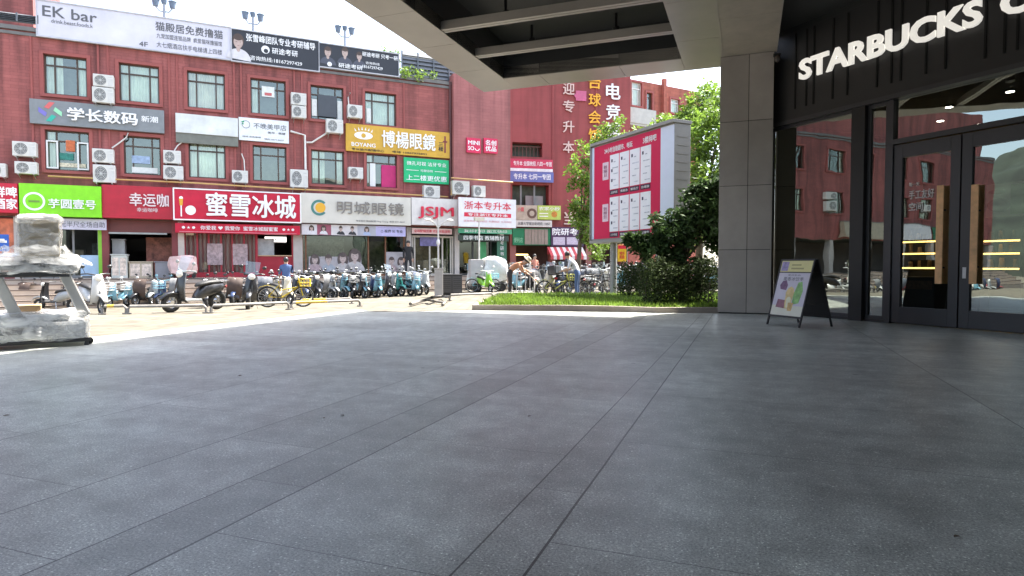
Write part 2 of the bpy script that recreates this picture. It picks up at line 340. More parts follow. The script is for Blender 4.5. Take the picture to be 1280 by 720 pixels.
# ================================================================== CANOPY over the plaza (frame: e1 along its far edge, e2 back towards the viewer)
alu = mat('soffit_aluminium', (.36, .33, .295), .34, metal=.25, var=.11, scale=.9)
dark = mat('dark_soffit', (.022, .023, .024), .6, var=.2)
seam = mat('seam_black', (.012, .012, .012), .8, var=.1)
can = empty('entrance_canopy', (CORN.x, CORN.y, 0), -PAZ, 'wide metal entrance canopy with open black bays between slim beams above the paved plaza', 'canopy')
ZC, LEN, WID = 6.15, 32.0, 6.6                 # local x = e1, local -y = e2
SEAMS = [2.9, 5.8, 8.7, 11.6, 14.5]
b = MB(); cuts = [0] + [k * 1.93 for k in range(1, 17)] + [LEN]
for a, c in zip(cuts[:-1], cuts[1:]): b.box(.0, 1.0, -c + .006, -a - .006, ZC, ZC + .3)
b.build('edge_soffit', alu, can)
b = MB(); cuts = [1.0, 2.0, 4.1, 5.62]
for a, c in zip(cuts[:-1], cuts[1:]): b.box(a + .006, c - .006, -1.0, -.006, ZC, ZC + .3)
b.build('edge_soffit', alu, can)
b = MB()
for k in range(14): b.box(5.62, WID, -1.0 - 2.2 * (k + 1) + .006 + 1, -1.0 - 2.2 * k - .006 + 1, ZC + .001, ZC + .55)
b.build('edge_soffit', alu, can)
b = MB(); b.box(1.0, 5.62, -LEN, -1.0, ZC + .95, ZC + 1.1); b.box(.985, 1.0, -LEN, -1.0, ZC + .02, ZC + .95); b.box(5.62, 5.635, -LEN, -1.0, ZC + .02, ZC + .95); b.box(1.0, 5.62, -1.0, -.985, ZC + .02, ZC + .95)
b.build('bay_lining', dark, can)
b = MB(); b.box(.96, WID, -LEN, -.96, ZC + 1.1, ZC + 1.25); b.box(-.03, 0, -LEN, .03, ZC + .04, ZC + .3); b.box(0, WID, 0, .03, ZC + .04, ZC + .3)
b.build('roof_deck', alu, can)
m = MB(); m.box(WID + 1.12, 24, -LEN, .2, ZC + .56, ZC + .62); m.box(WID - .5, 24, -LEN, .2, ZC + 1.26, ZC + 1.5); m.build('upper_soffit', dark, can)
added_wall_m = mat('added_wall_panel', (.09, .09, .09), .35, var=.15, scale=.7); m = MB(); m.box(-1, 24, -24.4, -24, 0, ZC + .54);  # unseen dark wall added behind the camera to dim the near plaza
for q in range(13): m.box(-1 + q * 2, -.92 + q * 2, -23.99, -23.9, 0, ZC + .5, 1)
m.build('added_rear_wall', [added_wall_m, seam], can)
for k in range(1, 18):
    y = -1.0 - 1.79 * k
    m = MB(); m.box(1.0, 5.62, y - .10, y - .012, ZC + .02, ZC + .2); m.box(1.0, 5.62, y + .012, y + .10, ZC + .02, ZC + .2); m.box(1.0, 5.62, y - .012, y + .012, ZC + .06, ZC + .2, 1)
    m.build('beam', [alu, dark], can)
spot_m = mat('spot_black', (.01, .01, .011), .45)
for k in range(0, 5):
    for xx in (2.1, 4.2):
        y = -1.0 - 1.79 * k - .9
        m = MB(); m.cyl((xx, y, ZC + .95), (xx, y, ZC + .55), .035, n=8); m.cyl((xx, y, ZC + .62), (xx + .05, y + .03, ZC + .36), .085, .1, n=14)
        tag(m.build('spotlight', spot_m, None, loc=can.matrix_basis @ Vector((0, 0, 0)), rotz=-PAZ), 'small black spotlight hanging in a dark bay of the entrance canopy', 'spotlight', 'spotlights in the canopy bays')
# ================================================================== COLUMN with its overhead beam
panel = mat('column_panel', (.36, .325, .297), .42, metal=.1, var=.12, scale=1.1, objvar=.07)
cl, cr = onz(897, 391.4), onz(961.5, 392.4)
cdir = PX; cw = (cr - cl).dot(PX) + .02
col_ = empty('panelled_column', (cl.x, cl.y, 0), -PAZ, 'tall square column clad in plain stone-gray panels with dark joints beside the store front', 'column')
b = MB(); b.box(.02, cw - .02, .02, 1.15, 0, 6.12); b.build('core', seam, col_)
zs = [0.02, 1.53, 3.05, 4.57, 6.12]; hw = cw * .545
for za, zb in zip(zs[:-1], zs[1:]):
    for xa, xb in ((0, hw - .006), (hw + .006, cw)):
        m = MB(); m.box(xa, xb, 0, .02, za + .006, zb - .006); m.build('panel', panel, col_, .003)
    m = MB(); m.box(-.02 + .02, .02, .0205, 1.15, za + .006, zb - .006); m.box(cw - .02, cw, .0205, 1.15, za + .006, zb - .006); m.build('panel', panel, col_)
wood = mat('brushed_beam', (.40, .355, .305), .38, metal=.2, var=.16, scale=2.2, bump=.1, bscale=9)
b = MB(); bw0, bw1 = .07, cw + .03
for k in range(14): b.box(bw0, bw1, -2.4 * (k + 1) + .006, -2.4 * k - .006 + (.05 if k == 0 else 0), 6.125, 6.9)
b.build('overhead_beam', wood, col_)
b = MB(); b.box(bw1, bw1 + .03, -33, .05, 6.115, 6.95); b.box(bw0 - .03, bw0, -33, .05, 6.115, 6.95); b.build('beam_edge', panel, col_)
# security camera on the column top
scp = at(957, 72, cr.y - .1)
sc_ = empty('security_camera', (cl + PX * (cw + .02)).to_tuple(), -PAZ, 'small dark dome camera fixed high on the gray column', 'camera'); sc_.location.z = scp.z
m = MB(); m.box(-.04, .12, -.08, .02, -.01, .05); m.build('bracket', seam, sc_)
m = MB(); m.ball((.05, -.06, -.07), .07, .07, .09); m.build('dome', mat('dome_smoke', (.05, .04, .035), .15), sc_)
# ================================================================== STORE FRONT
black = mat('store_black', (.021, .0205, .022), .5, var=.1, scale=1.5)
metal_d = mat('dark_aluminium', (.052, .052, .057), .42, metal=.35, var=.08)
sg = glass('store_glass', .22, (.55, .58, .58)); ivory = mat('sign_ivory', (.83, .8, .74), .4, var=.03, emit=.17)
shop = empty('coffee_shop', FB.o.to_tuple(), FB.a, 'dark coffee shop front with tall glass doors, big windows and a black sign board', 'shop')
sF = lambda u, v=300, d=0: FB.hit(u, v, d)[0]
SL, SR = sF(962.5, 300), 9.0
z_board, z_head, z_top = 4.52, 3.54, 6.5
m = MB(); m.box(SL, SR, -.12, .1, z_board, z_top)
g = SL + .1; k = 0; rr = random.Random(3)
while g < SR:
    step = (.62, .28, .18, .45, .33)[k % 5] * 1.05; m.box(g, g + .035, -.14, -.1195, z_board + .22, z_top - .05, 1) ; g += step; k += 1
# raised battens between grooves
m.build('sign_board', [black, mat('groove_black', (.004, .004, .004), .9)], shop)
m = MB(); m.box(SL, SR, -.16, .12, z_board - .09, z_board - .003); m.build('board_trim', metal_d, shop)
m = MB(); m.box(SL, SR, -.118, 1.0, z_top + .003, z_top + .25); m.box(SL + .0, SR, -3.2, -.12, z_top + .12, z_top + .3); m.build('soffit', dark, shop)
# letters
def storeletters(txt, s0, s1, z0, z1):
    lettering(txt, (s0 + s1) / 2, (z0 + z1) / 2, s1 - s0, z1 - z0, -.19, ivory, shop, bold=.035, depth=.05)
def hB(u, v): return FB.hit(u, v, .19)
L0, zb0 = hB(1000, 100); L1, zb1 = hB(1229, 29); _, zt0 = hB(1003, 79)
adv = (L1 - L0)
storeletters('STARBUCKS', L0, L1, zb1 - .02, zb1 + .44)
storeletters('COFFEE', L1 + .27, L1 + .27 + adv * .62, zb1 - .02, zb1 + .44)
# posts
sP0, sP1 = sF(1067), sF(1083.5)
sD0, sD1, sD2 = sF(1113), sF(1201), sF(1201) + (sF(1201) - sF(1113))
m = MB(); m.box(sP0, sP1, -.14, .2, 0.0, z_board - .093); m.build('post', mat('post_black', (.008, .008, .009), .55), shop)
# window glazing beside the column
def framed(s0, s1, z0, z1, fw, name, mtl, y=0, th=.08, sub=None):
    m = MB(); m.box(s0, s0 + fw, y - th / 2, y + th / 2, z0, z1); m.box(s1 - fw, s1, y - th / 2, y + th / 2, z0, z1)
    m.box(s0 + fw, s1 - fw, y - th / 2, y + th / 2, z0, z0 + fw); m.box(s0 + fw, s1 - fw, y - th / 2, y + th / 2, z1 - fw, z1)
    f = m.build(name, mtl, shop, .004)
    g = MB(); g.add([(s0 + fw, y, z0 + fw), (s1 - fw, y, z0 + fw), (s1 - fw, y, z1 - fw), (s0 + fw, y, z1 - fw)], [(0, 1, 2, 3)]); g.build('glass', sg, f)
    return f
framed(SL + .02, sP0, .06, z_board - .093, .07, 'window', metal_d)
framed(sP1, sD0 - .05, .06, z_board - .093, .07, 'window', metal_d)
m = MB(); m.box(SL + .02, sD0 - .05, -.06, .1, 0, .06); m.build('plinth', black, shop)
# door surround, transom light, door leaves
m = MB(); m.box(sD0 - .05, sD0 + .06, -.08, .1, 0, z_board - .093); m.box(sD2, sD2 + .11, -.08, .1, 0, z_board - .093); m.box(sD0 + .06, sD2, -.09, .1, z_head, z_head + .1)
m.build('door_frame', metal_d, shop, .005)
g = MB(); g.add([(sD0 + .06, 0, z_head + .1), (sD2, 0, z_head + .1), (sD2, 0, z_board - .093), (sD0 + .06, 0, z_board - .093)], [(0, 1, 2, 3)]); g.build('transom_glass', sg, shop)
hw_ = mat('door_wood', (.78, .45, .21), .45, var=.22, scale=5, bump=.1, bscale=25)
def hbar(s, parent, flip):
    zb, zt = FB.hit(1181 if flip < 0 else 1215, 355, .1)[1], FB.hit(1181 if flip < 0 else 1215, 231, .1)[1]
    m = MB(); m.box(s - .062, s + .062, -.10, -.075, zb, zt); m.box(s - .062, s + .062, .075, .10, zb, zt)
    h = m.build('handle', hw_, parent, .006)
    for zz in (zb + .3, zt - .45): k = MB(); k.cyl((s, -.075, zz), (s, .075, zz), .016, n=10); k.build('handle_pin', black, h)
for a, c, fl in ((sD0 + .065, sD1 - .012, -1), (sD1 + .012, sD2 - .005, 1)):
    m = MB(); fw = .17; y0, y1 = -.045, .03
    m.box(a, a + fw, y0, y1, .02, z_head - .02); m.box(c - fw, c, y0, y1, .02, z_head - .02); m.box(a + fw, c - fw, y0, y1, .02, .34); m.box(a + fw, c - fw, y0, y1, z_head - .28, z_head - .02)
    dr = m.build('door', metal_d, shop, .004)
    g = MB(); g.add([(a + fw, 0, .34), (c - fw, 0, .34), (c - fw, 0, z_head - .28), (a + fw, 0, z_head - .28)], [(0, 1, 2, 3)]); g.build('glass', sg, dr)
    hbar(c - fw - .14 if fl < 0 else a + fw + .08, dr, fl)
    k = MB(); sx = c - fw / 2 if fl < 0 else a + fw / 2
    k.box(sx - .03, sx + .03, -.053, -.045, .92, 1.12)
    if fl > 0: k.build('lock_plate', mat('lock_white', (.7, .7, .7), .4), dr)
# rest of the front beyond the doors (out of the frame to the side)
framed(sD2 + .11, sD2 + 2.6, .06, z_board - .093, .08, 'window', metal_d); framed(sD2 + 2.6, SR, .06, z_board - .093, .08, 'window', metal_d)
# white lettering stuck on the door glass
wv = mat('vinyl_white', (.75, .75, .75), .6, var=.03)
sv0, zv0 = FB.hit(1137, 244, .0); sv1, _ = FB.hit(1168, 243, .0)
door0 = [o for o in shop.children if o.name.startswith('door') and o.name.split('.')[0] == 'door'][0]
lettering('手工友好', (sv0 + sv1) / 2, zv0, sv1 - sv0, .17, -.012, wv, door0, .02)
lettering('空间', (sv0 + sv1) / 2 - .1, zv0 - .23, .26, .15, -.012, wv, door0, .02)
lettering('每一天', (sv0 + sv1) / 2 - .14, zv0 + .2, .2, .08, -.012, wv, door0, .0)
# interior shell: floor, back wall, ceiling, side walls
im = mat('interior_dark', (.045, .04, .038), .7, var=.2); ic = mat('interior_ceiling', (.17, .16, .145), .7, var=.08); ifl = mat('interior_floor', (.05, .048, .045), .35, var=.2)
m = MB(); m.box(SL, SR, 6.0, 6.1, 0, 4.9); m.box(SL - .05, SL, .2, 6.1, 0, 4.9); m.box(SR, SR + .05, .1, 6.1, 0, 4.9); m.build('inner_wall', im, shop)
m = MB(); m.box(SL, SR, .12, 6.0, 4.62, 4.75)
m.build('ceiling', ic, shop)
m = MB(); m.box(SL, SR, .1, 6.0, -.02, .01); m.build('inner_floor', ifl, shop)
m = MB(); m.box(SL - .06, SR + .06, -.1, 6.15, z_top + .3, 7.4); m.box(SL - .06, SR + .06, 6.1, 6.2, 0, 7.3); m.build('roof', dark, shop)
led = mat('warm_led', (1.0, .62, .16), .5, var=0, emit=1.7); dl = mat('down_light', (1, .9, .75), .5, var=0, emit=9)
def inside(u, v, dep): s, z = FB.hit(u, v, -dep); return s, z
for (u, v, dep) in ((1186, 151, 2.2), (1262, 143, 2.0), (1176, 128, 3.4), (1225, 118, 4.6)):
    s, z = inside(u, v, dep); o_ = FB.w(s, -dep, 4.6)
    t = empty('ceiling_downlight', o_.to_tuple(), FB.a, 'round recessed downlight glowing in the coffee shop ceiling', 'downlight', 'downlights inside the coffee shop')
    k = MB(); k.cyl((0, 0, .015), (0, 0, -.02), .09, n=16); k.build('ring', im, t); k = MB(); k.cyl((0, 0, -.021), (0, 0, -.026), .07, n=16); k.build('lens', dl, t)
# lit back shelves
def shelf_unit(u0, u1, dep, vs, lab):
    s0, s1 = inside(u0, 320, dep)[0], inside(u1, 320, dep)[0]; o_ = FB.w(s0, -dep, 0); w = s1 - s0
    t = empty('shelf_unit', o_.to_tuple(), FB.a, lab, 'shelf', 'lit shelves inside the coffee shop'); zt = inside(u0, vs[0], dep)[1] + .35
    k = MB(); k.box(-.04, 0, 0, .4, .01, zt); k.box(w, w + .04, 0, .4, .01, zt); k.box(0, w, .37, .4, .01, zt); k.build('case', im, t)
    for v in vs:
        z = inside((u0 + u1) / 2, v, dep)[1]
        k = MB(); k.box(0, w, .03, .37, z + .02, z + .05); sh = k.build('shelf_board', im, t); k = MB(); k.box(.02, w - .02, 0, .028, z, z + .035); k.build('light_strip', led, sh)
        k = MB(); x = .1
        while x < w - .15: h = rr.uniform(.12, .22); r_ = rr.uniform(.035, .06); k.cyl((x, .2, z + .05), (x, .2, z + .05 + h), r_, r_ * .8, n=10); x += rr.uniform(.14, .26)
        k.build('jar', mat('jars', (.35, .25, .16), .4, var=.5, scale=4, island=.6), sh)
shelf_unit(1127, 1176, 3.2, (303, 318, 336), 'dark wall shelf with glowing amber strips behind the first glass door')
shelf_unit(1226, 1275, 3.4, (302, 318, 337), 'dark wall shelf with glowing amber strips behind the second glass door')
# counter with a black front inside the first door
s0, s1 = inside(1125, 370, 1.1)[0], inside(1168, 370, 1.1)[0]
t = empty('menu_stand', FB.w(s0, -1.1, 0).to_tuple(), FB.a, 'low black display stand with a printed band just inside the glass door', 'stand')
k = MB(); k.box(0, s1 - s0, 0, .4, 0.02, inside(1145, 346, 1.1)[1]); k.build('body', black, t, .01)
k = MB(); zt = inside(1145, 346, 1.1)[1]; k.box(.05, s1 - s0 - .05, -.006, -.001, zt - .26, zt - .08); k.build('printed_band', mat('menu_brown', (.12, .06, .04), .5, var=.6, scale=14), t)
# big pale poster panel inside, seen through the second door
s0, z0 = inside(1232, 272, 2.6); s1, z1 = inside(1300, 224, 2.6)
t = empty('wall_poster', FB.w(s0, -2.6, 0).to_tuple(), FB.a, 'large pale green and cream poster hanging behind the second glass door', 'poster')
w = s1 - s0
k = MB(); k.box(0, w, 0, .03, z0, z1); k.build('backing', mat('poster_cream', (.45, .43, .36), .6), t)
k = MB(); k.box(w * .48, w - .03, -.008, -.001, z0 + .04, z1 - .04); k.build('print', mat('poster_green', (.18, .30, .1), .6, var=.5, scale=2.5), t)
k = MB(); k.ball((w * .25, -.004, (z0 + z1) / 2 - .1), .22, .004, .14); k.ball((w * .2, -.004, (z0 + z1) / 2 + .18), .16, .004, .05); k.build('print', mat('poster_brown', (.16, .09, .05), .6, var=.4, scale=6), t)
# ================================================================== A-BOARD
F1, F2 = onz(957.5, 405), onz(998.5, 410); B2 = onz(1041.5, 408.5); B1 = F1 + (B2 - F2)
ax = (F2 - F1); aw = ax.length; axn = ax.normalized(); spread = (B2 - F2).length
aT = math.atan2(axn.y, axn.x); mid = (F1 + B2) / 2
AB = empty('pavement_sign', (mid.x, mid.y, 0), aT, 'black folding A-board with a drinks poster standing in front of the coffee shop', 'A-board')
HA = 1.27; sp = abs((B2 - F2).dot(Vector((-axn.y, axn.x, 0)))); 
def slab(sign, poster):
    # panel leaning to the apex; local frame: x along width, y outward
    leg = Vector((0, sign * sp / 2, 0)); top = Vector((0, sign * .035, HA)); up = (top - leg).normalized(); nrm = up.cross(Vector((1, 0, 0))) * (1 if sign > 0 else -1)
    nrm = Vector((0, up.z, -up.y)) * 1.0; nrm = nrm if nrm.y * sign > 0 else -nrm
    M = Matrix((Vector((1, 0, 0)), nrm, up)).transposed().to_4x4(); M.translation = leg
    return M, (top - leg).length
fr_m = mat('aboard_black', (.012, .012, .013), .45); 
for sgn in (-1, 1):
    M, LL = slab(sgn, None)
    m = MB(); hwid = aw / 2
    m.box(-hwid, -hwid + .028, -.015, .015, 0, LL, 0, M); m.box(hwid - .028, hwid, -.015, .015, 0, LL, 0, M)
    m.box(-hwid + .028, hwid - .028, -.013, .013, LL - .03, LL, 0, M); m.box(-hwid + .028, hwid - .028, -.013, .013, .17, .2, 0, M); m.box(-hwid + .028, hwid - .028, -.012, .012, LL - .27, LL - .255, 0, M)
    m.box(-hwid + .028, hwid - .028, -.006, .006, .2, LL - .03, 0, M)
    fr_o = m.build('board_frame', fr_m, AB)
    if sgn < 0:
        PM = M
        def flat(poly, y, mt, name='poster'):
            k = MB(); s_ = -1
            k.add([PM @ Vector((x, y, z)) for x, z in poly], [tuple(range(len(poly)))]); return k.build(name, mt, fr_o)
        hw2 = hwid - .03; zt = LL - .272
        side = 1
        def rc(x0, x1, z0, z1): return [(x0, z0), (x1, z0), (x1, z1), (x0, z1)]
        flat(rc(-hw2, hw2, .205, zt), .0075, mat('poster_lilac', (.62, .58, .66), .5, var=.06, scale=3), 'poster')
        flat(rc(-hw2, hw2, LL - .252, LL - .032), .0075, mat('poster_yellow', (.72, .66, .30), .5, var=.05), 'header')
        flat(rc(-hw2 * .95, -hw2 * .5, LL - .235, LL - .05), .0085, mat('poster_violet', (.33, .28, .5), .5, var=.5, scale=20), 'print')
        flat(rc(-hw2 * .3, hw2 * .5, LL - .2, LL - .17), .0085, mat('poster_olive', (.4, .36, .16), .5), 'print'); flat(rc(-hw2 * .3, hw2 * .3, LL - .13, LL - .1), .0085, MATS['poster_olive'], 'print')
        flat(rc(-hw2, hw2, .205, .4), .0080, mat('poster_cream2', (.72, .70, .58), .5, var=.05), 'print')
        flat([(-hw2 * .75, .36), (-hw2 * .1, .34), (-hw2 * .05, .5), (-hw2 * .7, .52)], .0085, mat('poster_plum', (.28, .12, .16), .5, var=.3, scale=12), 'print')
        # glass of drink, leaves, dark fruit
        cup = [(-.07, .34), (.06, .34), (.1, .66), (.07, .74), (0, .78), (-.07, .74), (-.11, .66)]
        flat([(x - .0, z) for x, z in cup], .0092, mat('poster_drink', (.72, .55, .25), .5, var=.25, scale=9), 'print')
        flat([(x * .55 + .0, z * .5 + .19) for x, z in cup], .0097, mat('poster_pale', (.8, .78, .55), .5), 'print')
        flat([(.1, .42), (.26, .46), (.3, .7), (.24, .88), (.15, .86), (.09, .62)], .0089, mat('poster_leaf', (.25, .48, .16), .5, var=.4, scale=10), 'print')
        flat([(-.27, .72), (-.12, .7), (-.1, .8), (-.16, .9), (-.25, .88), (-.3, .8)], .0089, mat('poster_grape', (.2, .1, .2), .5, var=.4, scale=14), 'print')
        flat([(.02, .3), (.12, .3), (.14, .46), (0, .46)], .0101, mat('poster_amber', (.6, .4, .16), .5, var=.3, scale=14), 'print')
        # heading text on the poster, mapped onto the leaning panel
        for body, zc, hh, ww in (('果香冰饮季', zt - .12, .075, hw2 * 1.3), ('夏日新品', zt - .045, .03, hw2 * .8)):
            v, f = text_geo(body, .0, 0); lo, hi = v.min(0), v.max(0); k = MB()
            k.add([PM @ Vector((-((p[0] - (lo[0] + hi[0]) / 2) * ww / (hi[0] - lo[0])) * -1, .0095, (p[1] - lo[1]) * hh / (hi[1] - lo[1]) + zc - hh / 2)) for p in v], f); k.build('lettering', mat('poster_ink', (.1, .1, .12), .6), fr_o)
m = MB(); m.box(-aw / 2 + .05, -aw / 2 + .065, -sp * .3, sp * .3, .42, .435); m.box(aw / 2 - .065, aw / 2 - .05, -sp * .3, sp * .3, .42, .435); m.build('stay', fr_m, AB)
# ================================================================== LONG RED BUILDING
RED = (.335, .1, .09)
brick = brick_mat('red_brick', RED, (.255, .074, .065), .5, .125, .007, .78, .45, .09, stain=.34)
brick_l = brick_mat('pink_red_brick', (.36, .128, .122), (.30, .1, .095), .9, .16, .006, .78, .3, .05)
trim = mat('red_trim', (.30, .078, .068), .7, var=.12, scale=2, bump=.1)
wood_fr = mat('window_frame_brown', (.075, .05, .035), .55, var=.15); white_fr = mat('white_upvc', (.72, .72, .7), .4, var=.04)
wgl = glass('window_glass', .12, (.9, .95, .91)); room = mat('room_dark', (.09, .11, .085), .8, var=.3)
curt = mat('curtain_pale', (.76, .80, .70), .8, var=.18, scale=1.5); curt2 = mat('curtain_warm', (.78, .75, .66), .8, var=.12, scale=2)
concr = mat('parapet_gray', (.16, .155, .15), .8, var=.25, scale=1.5)
rb = empty('brick_building', FA.o.to_tuple(), FA.a, 'long three-storey dark red brick building with shops along its foot and rooftop billboards', 'building')
S0, S1 = -36.0, S_MINI0
Z3a, Z3b, Z2a, Z2b, ZS, ZE, ZR = 8.03, 9.60, 5.0, 6.60, 4.30, 3.1, 10.55
FLOOR = .63
W3 = [(55, 109), (149, 199), (234, 281), (313, 357), (388, 429), (456, 495)]
W2 = [(57, 112), (155, 201), (236, 282), (316, 358), (389, 430), (458, 496)]
holes = []
for u0, u1 in W3: holes.append((FA.hit(u0, 105)[0], FA.hit(u1, 105)[0], Z3a, Z3b))
for u0, u1 in W2: holes.append((FA.hit(u0, 200)[0], FA.hit(u1, 200)[0], Z2a, Z2b))
sx_ = holes[0][0]; k = 1
while holes[0][0] - k * 3.9 > S0 + 2:
    a = sx_ - k * 3.9 - (.4 if k % 2 else 0)
    holes += [(a, a + 1.85, Z3a, Z3b), (a, a + 1.85, Z2a, Z2b)]; k += 1
def wall_holes(s0, s1, z0, z1, hs, depth, name, m_, parent, y=0):
    ss = sorted({s0, s1, *[h[0] for h in hs], *[h[1] for h in hs]}); zz = sorted({z0, z1, *[h[2] for h in hs], *[h[3] for h in hs]})
    B = MB()
    for a, c in zip(ss[:-1], ss[1:]):
        for e, f in zip(zz[:-1], zz[1:]):
            ms, mz = (a + c) / 2, (e + f) / 2
            if any(h[0] < ms < h[1] and h[2] < mz < h[3] for h in hs): continue
            B.add([(a, y, e), (c, y, e), (c, y, f), (a, y, f)], [(0, 1, 2, 3)])
    for a, c, e, f in hs:
        B.add([(a, y, e), (a, y + depth, e), (a, y + depth, f), (a, y, f)], [(0, 1, 2, 3)]); B.add([(c, y, e), (c, y, f), (c, y + depth, f), (c, y + depth, e)], [(0, 1, 2, 3)])
        B.add([(a, y, e), (c, y, e), (c, y + depth, e), (a, y + depth, e)], [(0, 1, 2, 3)]); B.add([(a, y, f), (a, y + depth, f), (c, y + depth, f), (c, y, f)], [(0, 1, 2, 3)])
    return B.build(name, m_, parent)
wall_holes(S0, S1, ZE, ZR, holes, .22, 'wall', brick, rb)
m = MB(); m.box(S0, S1, 11.5, 12, 0, ZR); m.box(S0, S0 + .3, .01, 11.5, 0, ZR); m.build('back_wall', brick, rb)
m = MB(); m.box(S0, S1, .02, 12, ZR - .3, ZR - .02); m.build('roof', concr, rb)
m = MB(); m.box(S0, S1, -.09, .3, ZR - .16, ZR + .0); m.box(S0, S1, -.05, -.002, ZR - .34, ZR - .22); m.build('parapet', concr, rb)
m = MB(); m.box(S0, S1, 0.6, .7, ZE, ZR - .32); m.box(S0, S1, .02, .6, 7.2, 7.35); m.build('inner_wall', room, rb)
rw = random.Random(11)
def window(h, style, par, y=0, frame=None):
    a, c, e, f = h; fw = .055; yy = y + .16; frame = frame or wood_fr
    B = MB()
    def bar(x0, x1, z0, z1, dy=0): B.box(x0, x1, yy - .035 - dy, yy + .035, z0, z1)
    w, hh = c - a, f - e; x1, x2 = a + w * .24, c - w * .24; zt = e + hh * .74
    bar(a, a + fw, e, f); bar(c - fw, c, e, f); bar(a + fw, c - fw, e, e + fw); bar(a + fw, c - fw, f - fw, f)
    bar(x1 - fw / 2, x1 + fw / 2, e + fw, f - fw, .002); bar(x2 - fw / 2, x2 + fw / 2, e + fw, f - fw, .002); bar(a + fw, c - fw, zt - .03, zt + .03, .004)
    wf = B.build('window', frame, par)
    g = MB(); g.add([(a + fw, yy, e + fw), (c - fw, yy, e + fw), (c - fw, yy, f - fw), (a + fw, yy, f - fw)], [(0, 1, 2, 3)]); g.build('pane', wgl, wf)
    k = MB(); yb = yy + .05
    def folds(x0, x1, z0, z1, n):
        for q in range(n):
            xa, xb = x0 + (x1 - x0) * q / n, x0 + (x1 - x0) * (q + 1) / n; xm = (xa + xb) / 2
            k.add([(xa, yb, z0), (xm, yb + .05, z0), (xm, yb + .05, z1), (xa, yb, z1)], [(0, 1, 2, 3)], 0); k.add([(xm, yb + .05, z0), (xb, yb, z0), (xb, yb, z1), (xm, yb + .05, z1)], [(0, 1, 2, 3)], 0)
    if style == 0: folds(a, c, e, f, 14)
    elif style == 1: folds(a, a + w * .42, e, f, 6); folds(c - w * .25, c, e, f, 4)
    elif style == 2: folds(a, a + w * .22, e, f, 3); folds(c - w * .2, c, e, f, 3); folds(a + w * .22, c - w * .2, zt, f, 6)
    elif style == 3: folds(a, a + w * .2, e, f, 3)
    if k.f: k.build('curtain', curt if rw.random() < .6 else curt2, wf)
    # raised brick surround
    s_ = MB(); t = .13
    s_.box(a - t, a - .002, y - .05, y - .002, e - t, f + t); s_.box(c + .002, c + t, y - .05, y - .002, e - t, f + t); s_.box(a - .002, c + .002, y - .05, y - .002, f + .002, f + t); s_.box(a - .06, c + .06, y - .09, y - .052, e - t, e - .03); s_.box(a - .002, c + .002, y - .05, y - .002, e - t, e - .002)
    s_.build('surround', trim, wf)
    return wf
styles = [1, 0, 0, 3, 4, 0, 3, 4, 0, 4, 1, 3]
wins = []
for i, h in enumerate(holes): wins.append(window(h, styles[i] if i < 12 else rw.choice([0, 1, 2, 3, 4]), rb))
# recessed strips framing each window bay
m = MB()
for i in range(6):
    a, c = min(holes[i][0], holes[i + 6][0]), max(holes[i][1], holes[i + 6][1])
    for x in (a - .42, c + .34): m.box(x, x + .07, -.04, -.002, 4.6, ZR - .3)
m.build('pilaster_strip', trim, rb)
# white opened casements in the first lower window
wf = wins[6]; h = holes[6]
for x0 in (h[0] + .03, h[1] - .42):
    B = MB(); z0, z1 = h[2] + .06, h[3] - .42; t = .055; B.box(x0, x0 + t, -.02, .03, z0, z1); B.box(x0 + .34, x0 + .34 + t, -.02, .03, z0, z1); B.box(x0 + t, x0 + .34, -.02, .03, z0, z0 + t); B.box(x0 + t, x0 + .34, -.02, .03, z1 - t, z1); B.build('casement', white_fr, wf)
# things fixed behind the panes
def stuck(wi, x0, x1, z0, z1, mt, name='sticker', y=.1): B = MB(); h = holes[wi]; w, hh = h[1] - h[0], h[3] - h[2]; B.box(h[0] + w * x0, h[0] + w * x1, y, y + .012, h[2] + hh * z0, h[2] + hh * z1); return B.build(name, mt, wins[wi])
stuck(3, .32, .68, .52, .82, mat('note_white', (.7, .72, .68), .6, var=.1, scale=8), 'notice'); stuck(3, .4, .6, .56, .64, mat('note_red', (.5, .12, .12), .6), 'notice', .092)
stuck(4, .22, .8, .1, .74, mat('screen_gray', (.05, .055, .065), .35), 'shutter', .02)
stuck(6, .45, .66, .5, .78, mat('sticker_orange', (.55, .14, .05), .6, var=.3, scale=10)); stuck(6, .3, .62, .28, .45, mat('sticker_teal', (.03, .2, .16), .6, var=.4, scale=9)); stuck(6, .3, .9, .1, .2, mat('sticker_pale', (.6, .55, .4), .6, var=.5, scale=14))
stuck(7, .2, .7, .3, .5, mat('sticker_sky', (.3, .4, .55), .6, var=.3, scale=8)); stuck(7, .2, .9, .05, .2, MATS['note_white'])
stuck(11, .5, .98, .02, .7, mat('sticker_magenta', (.5, .02, .14), .6), 'sticker')
stuck(11, .12, .3, .02, .72, white_fr, 'panel_white', .06)
stuck(5, .06, .2, .06, .5, MATS['note_white']); stuck(4, .04, .2, .1, .6, MATS['note_white'], 'notice', .08); stuck(4, .82, .97, .06, .62, MATS['note_white'], 'notice', .08)
# projecting end bay with the smooth lighter wall
a, c = S_MINI0, S_MINI1
m = MB(); m.box(a, c, -.4, 10, ZE, ZR + .35); m.build('end_bay', brick_l, rb)
m = MB(); m.tube([(a - .09, -.12, 3.4), (a - .09, -.12, ZR)], .055, 8); m.build('downpipe', mat('pipe_brown', (.12, .05, .05), .6), rb)
